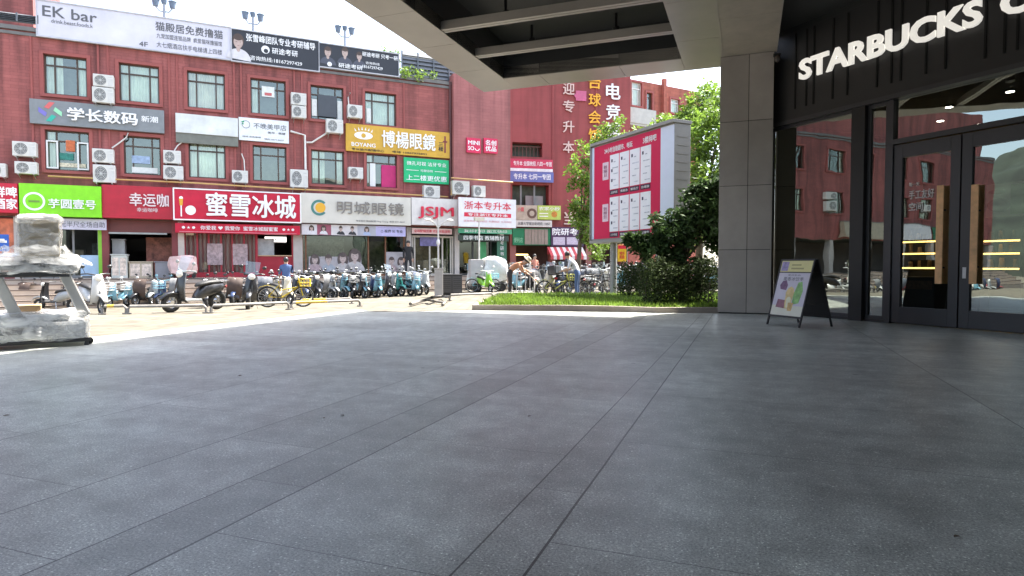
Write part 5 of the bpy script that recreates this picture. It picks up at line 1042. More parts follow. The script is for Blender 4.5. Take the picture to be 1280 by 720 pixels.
# ================================================================== SCOOTERS
paint = lambda n, c, r=.3: mat('paint_' + n, c, r, coat=.4, var=.06)
pk, pw_, pb, pg, ps = paint('black', (.02, .02, .022)), paint('white', (.58, .58, .56)), paint('sky', (.17, .36, .44)), paint('green', (.22, .5, .04)), paint('silver', (.34, .35, .35))
pt, pn, pc, py2 = paint('teal', (.05, .30, .28)), paint('navy', (.03, .05, .12)), paint('cream', (.55, .50, .38)), paint('yellow', (.62, .46, .02))
pr_, pp_ = paint('wine', (.3, .03, .04)), paint('pink', (.55, .25, .28))
rub = mat('rubber', (.018, .018, .018), .75, var=.2); chrome = mat('steel_bright', (.5, .5, .5), .25, metal=.9); seatm = mat('seat_black', (.025, .024, .024), .55, bump=.2); lampm = mat('lamp_lens', (.75, .75, .72), .1); orange = mat('lens_orange', (.7, .2, .02), .2)
ACC = mat('scooter_accent', (.03, .03, .032), .35); BODY = mat('scooter_body', (.5, .5, .5), .3, coat=.4)
def wheel(par, x, r, w, spokes=False):
    B = MB(); B.ring((x, 0, r), (0, 1, 0), r - w, w, 22, 8); wh = B.build('wheel', rub, par); B = MB()
    if spokes:
        B.ring((x, 0, r), (0, 1, 0), r - w * 2.1, w * .5, 22, 5); B.cyl((x, -.04, r), (x, .04, r), .03, n=8)
        for q in range(14): a = q * math.pi / 7; B.tube([(x, 0, r), (x + (r - w * 2) * math.cos(a), 0, r + (r - w * 2) * math.sin(a))], .004, 4)
    else:
        B.ring((x, 0, r), (0, 1, 0), r * .62, w * .5, 18, 5); B.cyl((x, -.05, r), (x, .05, r), .055, n=10)
        for q in range(5): a = q * math.pi * .4; B.tube([(x, 0, r), (x + r * .62 * math.cos(a), 0, r + r * .62 * math.sin(a))], .018, 5)
    B.build('rim', chrome, wh); return wh
def loft(sections, n=10):
    """closed skin through elliptical sections (x, z, half-width, half-height)"""
    B = MB(); vs, fs = [], []
    for x, z, w, h in sections:
        for k in range(n):
            a = 2 * math.pi * k / n; c, s_ = math.cos(a), math.sin(a); vs.append((x, w * math.copysign(abs(c) ** .7, c), z + h * math.copysign(abs(s_) ** .7, s_)))
    for i in range(len(sections) - 1):
        for k in range(n): k2 = (k + 1) % n; fs.append((i * n + k, (i + 1) * n + k, (i + 1) * n + k2, i * n + k2))
    fs += [tuple(range(n)), tuple(range(len(vs) - 1, len(vs) - n - 1, -1))]
    B.add(vs, fs, 0, True); return B
def make_scooter(name, topbox=False, box_mt=None, cover=False, screen=False, big=False, basket=False, apron=False):
    t = empty(name, (0, 0, 0)); r = .25 if big else .215; wb = .62
    wheel(t, wb, r, .05 if not big else .06); wheel(t, -wb, r, .055 if not big else .065)
    loft([(-.82, .62, .05, .05), (-.7, .60, .12, .12), (-.45, .56, .16, .16), (-.2, .50, .15, .18), (-.05, .40, .13, .12), (.02, .34, .1, .06)]).build('body', BODY, t)
    B = MB(); B.box(-.1, .42, -.14, .14, .27, .33); B.build('footboard', ACC, t, .015)
    # leg shield: curved plate rising to the bars
    B = MB(); prof = [(.36, .26), (.44, .32), (.47, .55), (.43, .84), (.38, .98), (.33, .98), (.38, .82), (.42, .55), (.39, .36), (.34, .30)]; wds = .19
    for i in range(len(prof) // 2): pass
    n = 7; vs = []
    for q in range(n):
        y = -wds + 2 * wds * q / (n - 1); k = (1 - (y / wds) ** 2)
        for x, z in prof[:5]: tap = 1 - .45 * max(0, (z - .5) / .5); vs.append((x + .07 * k - .03, y * tap, z))
    fs = [(q * 5 + i, q * 5 + i + 1, (q + 1) * 5 + i + 1, (q + 1) * 5 + i) for q in range(n - 1) for i in range(4)]; B.add(vs, fs, 0, True); B.add([(x - .035, y, z) for x, y, z in vs], [f[::-1] for f in fs], 1, True)
    B.build('front_shield', [BODY, ACC], t)
    loft([(wb - .3, .40, .03, .03), (wb - .15, .47, .07, .035), (wb, .49, .085, .035), (wb + .15, .45, .08, .035), (wb + .28, .34, .05, .03)], 8).build('mudguard', BODY, t)
    B = MB(); B.tube([(wb, .0, r), (.5, 0, .5), (.36, 0, .98)], .032, 7); B.build('fork', ACC, t)
    B = MB(); B.tube([(.24, -.33, 1.02), (.33, -.2, 1.03), (.36, 0, .99), (.33, .2, 1.03), (.24, .33, 1.02)], .018, 7)
    hb = B.build('handlebar', ACC, t)
    for sgn in (-1, 1):
        B = MB(); B.tube([(.3, .24 * sgn, 1.03), (.3, .3 * sgn, 1.17)], .007, 5); B.ball((.3, .31 * sgn, 1.21), .02, .065, .045, nu=10, nv=6); B.build('mirror', ACC, hb)
    B = MB(); B.ball((.45, 0, .93), .06, .1, .085, nu=12, nv=8); B.build('headlight', lampm, t)
    loft([(-.72, .72, .08, .03), (-.6, .735, .13, .05), (-.3, .72, .145, .05), (-.08, .67, .11, .045), (-.0, .63, .05, .03)], 10).build('seat', seatm, t)
    B = MB(); B.ball((-.83, 0, .6), .025, .08, .04, nu=10, nv=6); B.build('tail_lamp', mat('lens_red', (.5, .02, .02), .2), t)
    B = MB(); B.tube([(-.62, -.1, .74), (-.86, -.09, .76), (-.9, 0, .76), (-.86, .09, .76), (-.62, .1, .74)], .012, 5); B.tube([(-.1, .12, .3), (-.18, .2, .01)], .012, 5); B.build('rack', chrome, t)
    if topbox: B = MB(); B.box(-1.08, -.7, -.22, .22, .77, 1.1); B.build('delivery_box', box_mt or pk, t, .04)
    if screen: B = MB(); B.add([(.4, -.17, 1.0), (.4, .17, 1.0), (.27, .2, 1.36), (.27, -.2, 1.36)], [(0, 1, 2, 3)]); B.build('windscreen', glass('screen_glass', .12, (.8, .85, .85)), t)
    if basket:
        B = MB()
        for zz in (.72, .82, .92): B.tube([(.5, -.16, zz), (.74, -.16, zz), (.74, .16, zz), (.5, .16, zz), (.5, -.16, zz)], .008, 4)
        for x, y in ((.5, -.16), (.62, -.16), (.74, -.16), (.74, 0), (.74, .16), (.62, .16), (.5, .16)): B.tube([(x, y, .7), (x, y, .92)], .006, 4)
        B.box(.5, .74, -.16, .16, .695, .705); B.build('basket', ACC, t)
    if apron:
        B = MB(); n = 9; vs = []
        for q in range(n):
            y = -.28 + .56 * q / (n - 1); kk = 1 - (y / .28) ** 2
            for x, z in ((.30, .22), (.46, .45), (.52, .75), (.45, 1.0), (.26, 1.06)): vs.append((x + .06 * kk + .015 * math.sin(q * 2.1 + z * 9) - .05 * abs(y), y * (.75 if z < .3 else 1), z + .01 * math.sin(q * 3)))
        B.add(vs, [(q * 5 + i, q * 5 + i + 1, (q + 1) * 5 + i + 1, (q + 1) * 5 + i) for q in range(n - 1) for i in range(4)], 0, True); B.build('wind_apron', mat('scooter_apron', (.05, .055, .07), .7), t)
    return t
S_A = make_scooter('electric_scooter'); S_B = make_scooter('electric_scooter', basket=True); S_C = make_scooter('motor_scooter', screen=True, big=True); S_D = make_scooter('electric_scooter', topbox=True); S_E = make_scooter('electric_scooter', apron=True)
APR = [mat('apron_' + n_, c_, .75, var=.25, scale=5) for n_, c_ in (('charcoal', (.04, .04, .045)), ('navy', (.03, .045, .1)), ('brown', (.07, .045, .035)), ('slate', (.09, .10, .12)), ('grey', (.17, .17, .17)))]
USED = {}
def place(proto, pos, heading, body, label, group=None, acc=None, s=1.0, cat='scooter', lean=0):
    mm = {'scooter_body': body}
    if acc: mm['scooter_accent'] = acc
    mm['scooter_apron'] = random.choice(APR)
    c = copy_tree(proto, None, mm); c.location = pos; c.rotation_euler = (R(lean), 0, heading); c.scale = (s, s, s); tag(c, label, cat, group); return c
FACE = FA.a - math.pi / 2            # heading straight out from the shops
def gp(u, v): return ong(u, v)
ORD = ['first', 'second', 'third', 'fourth', 'fifth', 'sixth', 'seventh', 'eighth', 'ninth', 'tenth', 'eleventh', 'twelfth', 'thirteenth', 'fourteenth', 'fifteenth']
# big ones at the front
place(S_C, gp(243, 389), R(-118), pk, 'black retro motor scooter with round headlight parked at the low barrier before the tea shop', acc=ps, s=1.06, lean=-6)
place(S_C, gp(312, 386), R(-72), pk, 'black sporty motor scooter facing the plaza between two low barriers', s=.98, lean=-6)
place(S_A, gp(70, 388), R(176), ps, 'silver gray electric scooter side on behind the wrapped treadmill', s=1.02)
place(S_A, gp(116, 392), R(-38), pw_, 'white electric scooter with a dark shield next to the wrapped treadmill', acc=pk, s=1.0)
place(S_A, gp(14, 388), R(-150), pg, 'lime green and white electric scooter partly hidden by the wrapped treadmill', acc=pw_, s=1.0)
place(S_B, gp(137, 383), R(-100), pb, 'sky blue shared scooter nearest the white dark-shielded one', 'sky blue shared scooters at the steps', acc=pw_, s=.92)
place(S_B, gp(150, 383), R(-96), pb, 'sky blue shared scooter in the middle of the three at the steps', 'sky blue shared scooters at the steps', acc=pw_, s=.92)
place(S_B, gp(167, 382), R(-84), pb, 'sky blue shared scooter under the red coffee sign, last of three', 'sky blue shared scooters at the steps', acc=pw_, s=.92)
place(S_B, gp(211, 381), R(-95), pn, 'dark blue scooter with pale front fender beside the black retro scooter', acc=pb, s=.95)
place(S_A, gp(257, 385), R(-62), pk, 'black electric scooter tucked right behind the black retro scooter', acc=pk, s=1.0)
place(S_A, gp(270, 381), R(-60), ps, 'silver scooter with black seat behind the black retro scooter', acc=pk, s=.95)
# the row along the steps
row = [(326, S_E, pk, 'black aproned'), (336, S_B, pc, 'cream'), (345, S_B, ps, 'silver'), (368, S_A, pk, 'black'), (379, S_A, pn, 'navy'), (389, S_D, pk, 'black delivery'), (398, S_E, ps, 'silver aproned'), (407, S_B, ps, 'gray basketed'), (416, S_A, ps, 'silver'), (425, S_B, pb, 'sky blue'),
       (434, S_B, pk, 'black basketed'), (442, S_A, pk, 'black low'), (450, S_B, pb, 'sky blue'), (459, S_D, pn, 'dark delivery'), (467, S_B, pb, 'sky blue'), (475, S_C, pk, 'black screened'), (483, S_A, ps, 'silver'), (491, S_B, pt, 'dark teal'), (500, S_B, pb, 'sky blue'), (509, S_E, pk, 'black aproned'), (518, S_B, pb, 'sky blue'), (527, S_A, ps, 'silver')]
ORD += ['sixteenth', 'seventeenth', 'eighteenth', 'nineteenth', 'twentieth', 'twenty-first', 'twenty-second']
for i, (u, pr, bd, cn) in enumerate(row):
    v = 377.5 - (u - 326) * .047 + random.uniform(-.7, .9)
    place(pr, gp(u + random.uniform(-1.5, 1.5), v), FACE + R(random.uniform(-12, 44)), bd, f'{cn} scooter, {ORD[i]} in the row along the steps counting from the tea shop', 'scooters in a row along the steps', acc=random.choice([pk, pk, ps, pw_]), s=random.uniform(.92, 1.04), lean=-random.uniform(3, 8))
left = [(184, 381.5, S_E, pk, -100, 'black aproned scooter at the steps under the red coffee sign'), (196, 380.5, S_A, ps, -80, 'silver scooter at the steps under the coffee counter'), (222, 381, S_E, ps, -70, 'silver aproned scooter close behind the black retro scooter at the steps'), (283, 381, S_A, pk, -120, 'black scooter at the steps below the strip curtains'), (294, 380.5, S_E, pn, -75, 'navy aproned scooter at the steps below the strip curtains'), (303, 379.5, S_B, pw_, -100, 'white basketed scooter behind the black sporty scooter'), (98, 384, S_E, pk, -95, 'black aproned scooter standing below the sky blue panel'), (88, 385, S_B, ps, -70, 'silver basketed scooter half behind the wrapped treadmill upright'), (42, 386, S_E, pn, -100, 'navy aproned scooter behind the wrapped treadmill deck'), (350, 381.5, S_A, pc, -40, 'cream scooter close behind the yellow shared bicycle')]
for u, v, pr, bd, h_, lab in left: place(pr, gp(u, v), R(h_), bd, lab, acc=pk, s=.98, lean=-5)
# crowd of scooters by the dark shop and across the side street
place(S_A, gp(606, 366), R(-62), pg, 'lime green scooter standing alone beside the dark cabinet', acc=pw_, s=.95)
place(S_A, gp(632, 362), R(-30), pw_, 'white scooter behind the street cleaner', acc=pk, s=.95)
place(S_C, gp(590, 362), R(-100), pw_, 'white scooter with a windscreen between cabinet and wrapped cargo cart', acc=pk, s=.95)
place(S_D, gp(560, 358), R(-120), pw_, 'white delivery scooter just behind the gray cabinet', acc=pk, s=1)
place(S_C, gp(528, 356), R(-70), pk, 'black scooter at the pale shop door', s=.95)
cnames = [(pw_, 'white'), (pk, 'black'), (ps, 'silver'), (pk, 'black'), (pn, 'navy'), (pr_, 'wine red'), (pb, 'sky blue'), (pc, 'cream'), (pk, 'black'), (pw_, 'white')]
q = 0
for v, us in ((366, range(646, 806, 13)), (361.5, range(640, 905, 11)), (357.5, range(636, 900, 11)), (354.5, range(640, 800, 12))):
    for u in us:
        bd, cn = cnames[(q * 7 + int(v)) % len(cnames)]; q += 1
        p = gp(u + random.uniform(-3, 3), v + random.uniform(-.5, .5))
        place((S_A, S_E, S_C, S_D, S_E)[(q * 3) % 5], p, R(-100 + random.uniform(-45, 45) + (180 if q % 3 == 0 else 0)), bd, f'{cn} scooter in the crowded parking lot beyond the grass bed', f'{cn} scooters crowding the side street', acc=random.choice([pk, pw_]), s=random.uniform(.92, 1.08), lean=-5)
for i in range(16):
    p = FA.w(-11 - i * 1.3 + random.uniform(-.2, .2), 3.2 + random.uniform(-.2, .2)); p.z = ground_z(p.x, p.y); bd, cn = cnames[(i * 3) % len(cnames)]
    place((S_A, S_E, S_D, S_E)[i % 4], p, FACE + R(random.uniform(-25, 25)), bd, f'{cn} scooter along the far shops, met in the store window reflection', f'{cn} scooters mirrored in the store windows', acc=pk, s=1, lean=-5)
for o in (S_A, S_B, S_C, S_D, S_E):
    for c in list(o.children_recursive): bpy.data.objects.remove(c)
    bpy.data.objects.remove(o)
# ================================================================== BICYCLES
FRM = mat('bike_frame', (.5, .5, .5), .35, coat=.3)
def make_bike():
    t = empty('bicycle', (0, 0, 0)); r = .31
    wheel(t, .5, r, .022, True); wheel(t, -.5, r, .022, True)
    B = MB(); B.tube([(-.5, 0, r), (-.1, 0, .29), (-.2, 0, .78)], .018, 6); B.tube([(-.5, 0, r), (-.18, 0, .66)], .014, 6); B.tube([(-.1, 0, .29), (.34, 0, .58), (.36, 0, .78)], .024, 6); B.tube([(-.16, 0, .5), (.34, 0, .6)], .016, 6); B.tube([(.5, 0, r), (.42, 0, .62), (.36, 0, .88)], .018, 6); B.build('frame', FRM, t)
    B = MB(); B.tube([(.26, -.27, .98), (.36, -.2, .98), (.36, 0, .9), (.36, .2, .98), (.26, .27, .98)], .013, 6); B.build('handlebar', ACC, t)
    loft([(-.34, .84, .07, .03), (-.24, .85, .08, .03), (-.05, .83, .025, .02)], 8).build('saddle', seatm, t)
    B = MB()
    for zz in (.62, .72, .84): B.tube([(.44, -.16, zz), (.7, -.16, zz), (.7, .16, zz), (.44, .16, zz), (.44, -.16, zz)], .01, 4)
    for x, y in ((.44, -.16), (.53, -.16), (.62, -.16), (.7, -.16), (.7, -.05), (.7, .05), (.7, .16), (.62, .16), (.53, .16), (.44, .16)): B.tube([(x, y, .62), (x, y, .84)], .008, 4)
    B.box(.44, .7, -.16, .16, .612, .622); B.build('basket', FRM, t)
    loft([(-.84, .42, .02, .008), (-.72, .6, .04, .008), (-.5, .66, .045, .008), (-.3, .6, .03, .008)], 6).build('mudguard', FRM, t)
    B = MB(); B.ring((-.1, .05, .29), (0, 1, 0), .08, .008, 14, 4); B.tube([(-.1, .1, .29), (-.02, .1, .16)], .01, 4); B.tube([(-.1, -.1, .29), (-.18, -.1, .42)], .01, 4); B.build('crank', ACC, t)
    return t
bk0 = make_bike()
for u, v, hd_, mt_, lab in ((357, 384, R(12), py2, 'yellow shared bicycle standing side on at the low barrier'), (375, 373, R(-70), paint('jade', (.04, .42, .26)), 'jade green bicycle among the scooters under the cream optician sign'), (604, 365.5, R(10), paint('ltblue', (.2, .45, .5)), 'pale blue bicycle standing in front of the wrapped cargo cart'),
                            (285, 378, R(10), pk, 'thin black bicycle side on between the two black scooters'), (697, 371, R(8), paint('lemon', (.5, .5, .08)), 'lemon yellow bicycle parked at the white railing'), (727, 371, R(-20), pk, 'black bicycle leaning by the gray hoarding post'), (745, 371, R(28), pk, 'black bicycle close behind the near hoarding post'), (540, 362, R(90), pc, 'cream bicycle end on behind the gray cabinet')):
    o = copy_tree(bk0, None, {'bike_frame': mt_}); o.location = gp(u, v); o.rotation_euler = (R(-4), 0, hd_); tag(o, lab, 'bicycle', 'parked bicycles')
for c in list(bk0.children_recursive): bpy.data.objects.remove(c)
bpy.data.objects.remove(bk0)
# ================================================================== LOW BARRIERS
bar_k = mat('barrier_gray', (.20, .185, .165), .5, var=.3, scale=5); bar_y = mat('barrier_yellow', (.6, .42, .06), .5, var=.2, scale=6)
def barrier(u0, v0, u1, v1, h, label, two=False):
    a, c = gp(u0, v0), gp(u1, v1); d = c - a; L = math.hypot(d.x, d.y); br_ = .036; t = empty('low_barrier', a.to_tuple(), math.atan2(d.y, d.x), label, 'barrier', 'low pipe barriers along the street'); dz = d.z
    B = MB(); B.tube([(0, 0, -.03), (0, 0, h - .06), (.06, 0, h), (L - .06, 0, h + dz), (L, 0, h - .06 + dz), (L, 0, -.03 + dz)], .038, 8); B.build('rail', bar_k, t)
    n = max(2, int(L / .9)); 
    for q in range(n):
        if q % 2 == 0 and two:
            B = MB(); x0, x1 = .12 + (L - .24) * q / n, .12 + (L - .24) * (q + 1) / n; B.tube([(x0, 0, h + dz * x0 / L), (x1, 0, h + dz * x1 / L)], .0405, 8); B.build('yellow_band', bar_y, t)
    B = MB()
    for x, z in ((0, 0), (L, dz)): B.cyl((x, 0, z - .02), (x, 0, z + .03), .09, n=10)
    B.build('foot', bar_k, t)
barrier(128, 393, 158, 392.5, .2, 'short low pipe barrier striped yellow beside the wrapped treadmill', True)
barrier(160, 392.5, 258, 391.5, .19, 'low pipe barrier directly in front of the black retro motor scooter')
barrier(264, 391.5, 361, 387, .19, 'low pipe barrier in front of the black sporty motor scooter')
barrier(364, 386.5, 450, 383, .18, 'low pipe barrier banded yellow below the yellow bicycle', True)
barrier(374, 382, 440, 380, .18, 'second yellow-banded barrier lying behind the first one', True)
barrier(562, 376.5, 616, 374.5, .22, 'low pipe barrier ending at the tip of the grass bed'); barrier(619, 374.5, 668, 373.5, .22, 'low pipe barrier half hidden behind the grass bed')
fp = [gp(513, 383.5) + Vector((0, 0, .08)), gp(533, 378.5) + Vector((0, 0, .1)), gp(540, 381) + Vector((0, 0, .22)), gp(552, 374) + Vector((0, 0, .1)), gp(562, 379) + Vector((0, 0, .2))]
B = MB(); B.tube(fp, .05, 8); B.tube([fp[1], gp(556, 381) + Vector((0, 0, .06)), gp(553, 383) + Vector((0, 0, .05))], .04, 8); tag(B.build('broken_barrier', bar_k), 'bent broken pipe barrier lying on the ground in front of the gray cabinet', 'barrier')
# ================================================================== CABINETS, CART, RAILING, POLES
p = gp(548.5, 371); t = empty('utility_pillar', p.to_tuple(), .1, 'narrow gray utility pillar standing on the street', 'cabinet'); h = at(548, 336.5, p.y).z - p.z
B = MB(); B.box(-.17, .17, -.14, .14, -.05, h); B.build('casing', mat('pillar_gray', (.36, .34, .32), .5, var=.1), t, .01); B = MB(); B.box(-.19, .19, -.16, .16, h + .001, h + .04); B.build('cap', MATS['pillar_gray'], t); B = MB(); B.box(-.12, .12, -.146, -.1405, h * .3, h * .9); B.build('door', mat('pillar_gray2', (.33, .315, .3), .5), t)
p = gp(565, 369.5); t = empty('electrical_cabinet', p.to_tuple(), .1, 'black electrical cabinet with slatted doors beside the gray utility pillar', 'cabinet'); h = at(565, 344, p.y).z - p.z
B = MB(); B.box(-.42, .42, -.2, .2, .1, h); B.box(-.44, .44, -.22, .22, h + .001, h + .04); B.box(-.4, .4, -.18, .18, -.05, .099); B.build('casing', mat('cab_black', (.03, .03, .032), .5, var=.2), t, .008)
for x in (-.21, .21):
    B = MB(); B.box(x - .19, x + .19, -.207, -.2005, .14, h - .04); dd = B.build('door', mat('cab_gray', (.06, .06, .062), .5), t)
    B = MB()
    for q in range(6): B.box(x - .15, x + .15, -.213, -.2075, .3 + q * .08, .33 + q * .08)
    B.build('vent_slat', MATS['cab_black'], dd)
# wrapped cargo cart
wrap = mat('plastic_wrap', (.66, .655, .63), .22, var=.12, scale=5, bump=.6, bscale=14, coat=.2)
def crumple(B, amp, f=6.0):
    B.v = [tuple(Vector(v) + Vector((math.sin(v[1] * f + v[2] * f * 1.3), math.sin(v[0] * f * 1.1 + v[2] * f), math.sin(v[0] * f + v[1] * f * 1.4))) * amp + Vector((random.uniform(-1, 1), random.uniform(-1, 1), random.uniform(-1, 1))) * amp * .35) for v in B.v]; return B
def gridbox(x0, x1, y0, y1, z0, z1, n=8, rnd=.12):
    B = MB(); c = Vector(((x0 + x1) / 2, (y0 + y1) / 2, (z0 + z1) / 2)); hx, hy, hz = (x1 - x0) / 2, (y1 - y0) / 2, (z1 - z0) / 2
    for ax_ in range(3):
        for sgn in (-1, 1):
            vs, fs = [], []
            for i in range(n + 1):
                for j in range(n + 1):
                    a, d = -1 + 2 * i / n, -1 + 2 * j / n; v = [0, 0, 0]; v[ax_] = sgn; v[(ax_ + 1) % 3] = a; v[(ax_ + 2) % 3] = d; v = Vector(v)
                    sp_ = Vector((v.x * math.sqrt(1 - v.y ** 2 / 2 - v.z ** 2 / 2 + v.y ** 2 * v.z ** 2 / 3), v.y * math.sqrt(1 - v.z ** 2 / 2 - v.x ** 2 / 2 + v.z ** 2 * v.x ** 2 / 3), v.z * math.sqrt(1 - v.x ** 2 / 2 - v.y ** 2 / 2 + v.x ** 2 * v.y ** 2 / 3)))
                    v = v.lerp(sp_, rnd * 2); vs.append(c + Vector((v.x * hx, v.y * hy, v.z * hz)))
            for i in range(n):
                for j in range(n):
                    f = (i * (n + 1) + j, (i + 1) * (n + 1) + j, (i + 1) * (n + 1) + j + 1, i * (n + 1) + j + 1); fs.append(f if sgn > 0 else f[::-1])
            B.add(vs, fs, 0, True)
    return B
p = gp(607, 364); t = empty('cargo_cart', p.to_tuple(), .2, 'cargo cart with a tall gray box under bunched white plastic sheet', 'cart'); hC = at(607, 321, p.y).z - p.z
crumple(gridbox(-.2, 1.0, -.5, .5, .35, hC, 9, .28), .05).build('cover', wrap, t); B = MB(); B.box(-.75, -.15, -.4, .4, .35, hC * .92); B.build('box', mat('cart_gray', (.45, .43, .42), .5, var=.1), t, .02); B = MB(); B.box(-.75, .95, -.42, .42, .25, .349); B.build('platform', ACC, t)
for x in (-.5, .7):
    for y in (-.42, .42): B = MB(); B.ring((x, y, .2), (0, 1, 0), .16, .04, 18, 6); B.cyl((x, y - .02, .2), (x, y + .02, .2), .12, n=12); B.build('wheel', rub, t)
# white railing
a, c = gp(634, 368.5), gp(668, 367); d = c - a; L = math.hypot(d.x, d.y); t = empty('railing', a.to_tuple(), math.atan2(d.y, d.x), 'short white tube railing in front of the crowded scooters', 'railing'); B = MB(); hR = .95
B.tube([(0, 0, 0), (0, 0, hR), (L, 0, hR), (L, 0, 0)], .028, 6); B.tube([(0, 0, .15), (L, 0, .15)], .02, 6)
for q in range(1, 6): B.tube([(L * q / 6, 0, .15), (L * q / 6, 0, hR)], .015, 5)
B.build('tubes', mat('rail_white', (.62, .6, .58), .45), t)
def pole(u, v0, v1, r, label, arm=None, name='street_lamp'):
    p = gp(u, v0); h = at(u, v1, p.y).z - p.z; t = empty(name, p.to_tuple(), FA.a, label, 'pole'); B = MB(); B.tube([(0, 0, -.05), (0, 0, h)], [r, r * .7], 8); B.cyl((0, 0, -.03), (0, 0, .2), r * 1.8, r * 1.6, 10); B.build('pole', mat('pole_pale', (.55, .52, .48), .45, var=.1), t)
    return t, h
t, h = pole(548, 363, 272, .055, 'pale slender lamp post with two bent arms before the four red capitals')
for sgn in (-1, 1):
    B = MB(); B.tube([(0, 0, h - .5), (.25 * sgn, -.05, h - .25), (.5 * sgn, -.1, h - .12)], .03, 6); B.build('arm', MATS['pole_pale'], t); B = MB(); B.ball((.58 * sgn, -.12, h - .12), .18, .1, .06, nu=10, nv=6); B.build('lamp_head', mat('head_white', (.7, .68, .66), .4), t)
B = MB(); B.ball((.0, 0, h * .66), .1, .1, .16, nu=10, nv=6); B.build('lantern', MATS['head_white'], t)
t, h = pole(599, 362, 276, .05, 'pale pole with a small camera head before the white tutoring sign'); B = MB(); B.box(-.25, .25, -.1, .1, h, h + .16); B.build('camera_head', mat('head_cream', (.6, .55, .45), .4), t)
# yellow hanging sign beyond the hoarding post
p = gp(777, 367); t = empty('hanging_sign', p.to_tuple(), .1, 'yellow and red vertical sign on a thin post seen between the hoarding posts', 'sign'); z0, z1 = at(777, 327, p.y).z - p.z, at(777, 306, p.y).z - p.z
B = MB(); B.box(-.18, .18, -.05, .05, z0, z1); B.build('panel', mat('sign_amber2', (.68, .42, .02), .45, var=.12, scale=3), t, .01); B = MB(); B.box(-.18, .18, -.056, -.051, z1 - .17, z1 - .01); B.build('header', RD, t); lettering('修车\n配匙', 0, (z0 + z1) / 2 - .08, .22, .3, -.056, RD, t); B = MB(); B.tube([(.22, 0, 0), (.22, 0, z1)], .03, 6); B.build('post', bar_k, t)
# shop-front counters on the terrace
def kiosk(u0, u1, v0, v1, d, label, mt, pr, name='display_counter'):
    s0, s1, z0, z1 = FA.rect(u0, u1, v0, v1, d); t = empty(name, FA.w(s0, d, FLOOR).to_tuple(), FA.a, label, 'counter'); w, h = s1 - s0, z1 - FLOOR
    B = MB(); B.box(0, w, 0, .5, 0, h); B.build('case', mt, t, .015); B = MB(); B.box(-.03, w + .03, -.03, .53, h + .001, h + .04); B.build('top', mt, t)
    if pr:
        for x0, x1 in ((.06, .46), (.54, .94)): B = MB(); B.box(w * x0, w * x1, -.007, -.001, h * .12, h * .9); B.build('print', pr, t)
    return t
pr1 = mat('print_drinks', (.62, .52, .44), .5, var=.5, scale=7)
kiosk(139, 159, 319, 347, .55, 'tall drinks counter with a printed poster at the lime post', mat('kiosk_pale', (.5, .52, .48), .5), pr1); kiosk(161, 191, 328, 346, .4, 'low counter with printed panels in the dark coffee shop', mat('kiosk_tan', (.45, .38, .28), .5), pr1); kiosk(194, 212, 328, 346, .45, 'small gray counter next to the low printed one', mat('kiosk_gray', (.26, .26, .28), .5), None)
kiosk(140, 156, 300, 320, -.6, 'pale machine on the tall drinks counter', mat('machine_pale', (.5, .5, .48), .4), None, 'drink_machine')
# pink covered stall by the tea shop
s_, z_ = FA.hit(229, 346, 1.0); t = empty('covered_stall', FA.w(s_, .9, FLOOR).to_tuple(), FA.a, 'pale pink cloth-covered cart in front of the tea shop strip curtains', 'cart')
crumple(gridbox(-.55, .55, -.35, .35, .1, .95, 8, .25), .03).build('cover', mat('cloth_pink', (.62, .44, .42), .7, var=.25, scale=3, bump=.3, bscale=12), t); B = MB()
for x in (-.4, .4): B.cyl((x, -.3, .08), (x, .3, .08), .08, n=10)
B.build('wheel', rub, t)
# ================================================================== WRAPPED TREADMILL
tp = onz(112, 431); tm = empty('wrapped_treadmill', (0, 0, 0), R(36), 'treadmill wrapped in white plastic sheet with a wrapped carton on its console', 'treadmill')
tm.scale = (.9, 1, 1); tm.location = tp - (Matrix.Rotation(R(36), 3, 'Z') @ Vector((.44 * .9, -.12, 0))); k = tp.y / F_PX
zz = lambda v: HC - (v - 332) * k * 1.0
gm = mat('mill_gray', (.45, .44, .42), .4, var=.1); carton = mat('carton_tan', (.52, .34, .18), .7, var=.15, scale=4)
def film(name, cover, col=(.8, .8, .79)):
    m = bpy.data.materials.new(name); m.use_nodes = True; nt = m.node_tree; N = nt.nodes; L = nt.links; b = N['Principled BSDF']; o = N['Material Output']
    b.inputs['Base Color'].default_value = (*col, 1); b.inputs['Roughness'].default_value = .16; b.inputs['Coat Weight'].default_value = .5
    tc = N.new('ShaderNodeTexCoord'); mp = N.new('ShaderNodeMapping'); mp.inputs['Rotation'].default_value = (.5, .7, .3); mp.inputs['Scale'].default_value = (1.6, 7, 2.6); n1 = N.new('ShaderNodeTexNoise'); n1.inputs['Scale'].default_value = 1.6; n1.inputs['Detail'].default_value = 9; n1.inputs['Distortion'].default_value = 1.4
    L.new(tc.outputs['Object'], mp.inputs[0]); L.new(mp.outputs[0], n1.inputs[0]); bp = N.new('ShaderNodeBump'); bp.inputs['Strength'].default_value = .38; bp.inputs['Distance'].default_value = .03; L.new(n1.outputs['Fac'], bp.inputs['Height']); L.new(bp.outputs[0], b.inputs['Normal'])
    mr = N.new('ShaderNodeMapRange'); mr.inputs[1].default_value = .38; mr.inputs[2].default_value = .66; mr.inputs[3].default_value = max(0, cover - .35); mr.inputs[4].default_value = min(1, cover + .4); L.new(n1.outputs['Fac'], mr.inputs[0])
    t = N.new('ShaderNodeBsdfTransparent'); mx = N.new('ShaderNodeMixShader'); L.new(mr.outputs[0], mx.inputs[0]); L.new(t.outputs[0], mx.inputs[1]); L.new(b.outputs[0], mx.inputs[2]); L.new(mx.outputs[0], o.inputs[0]); MATS[name] = m; return m
film_a, film_b = film('clear_film_dense', .5), film('clear_film_thin', .2)
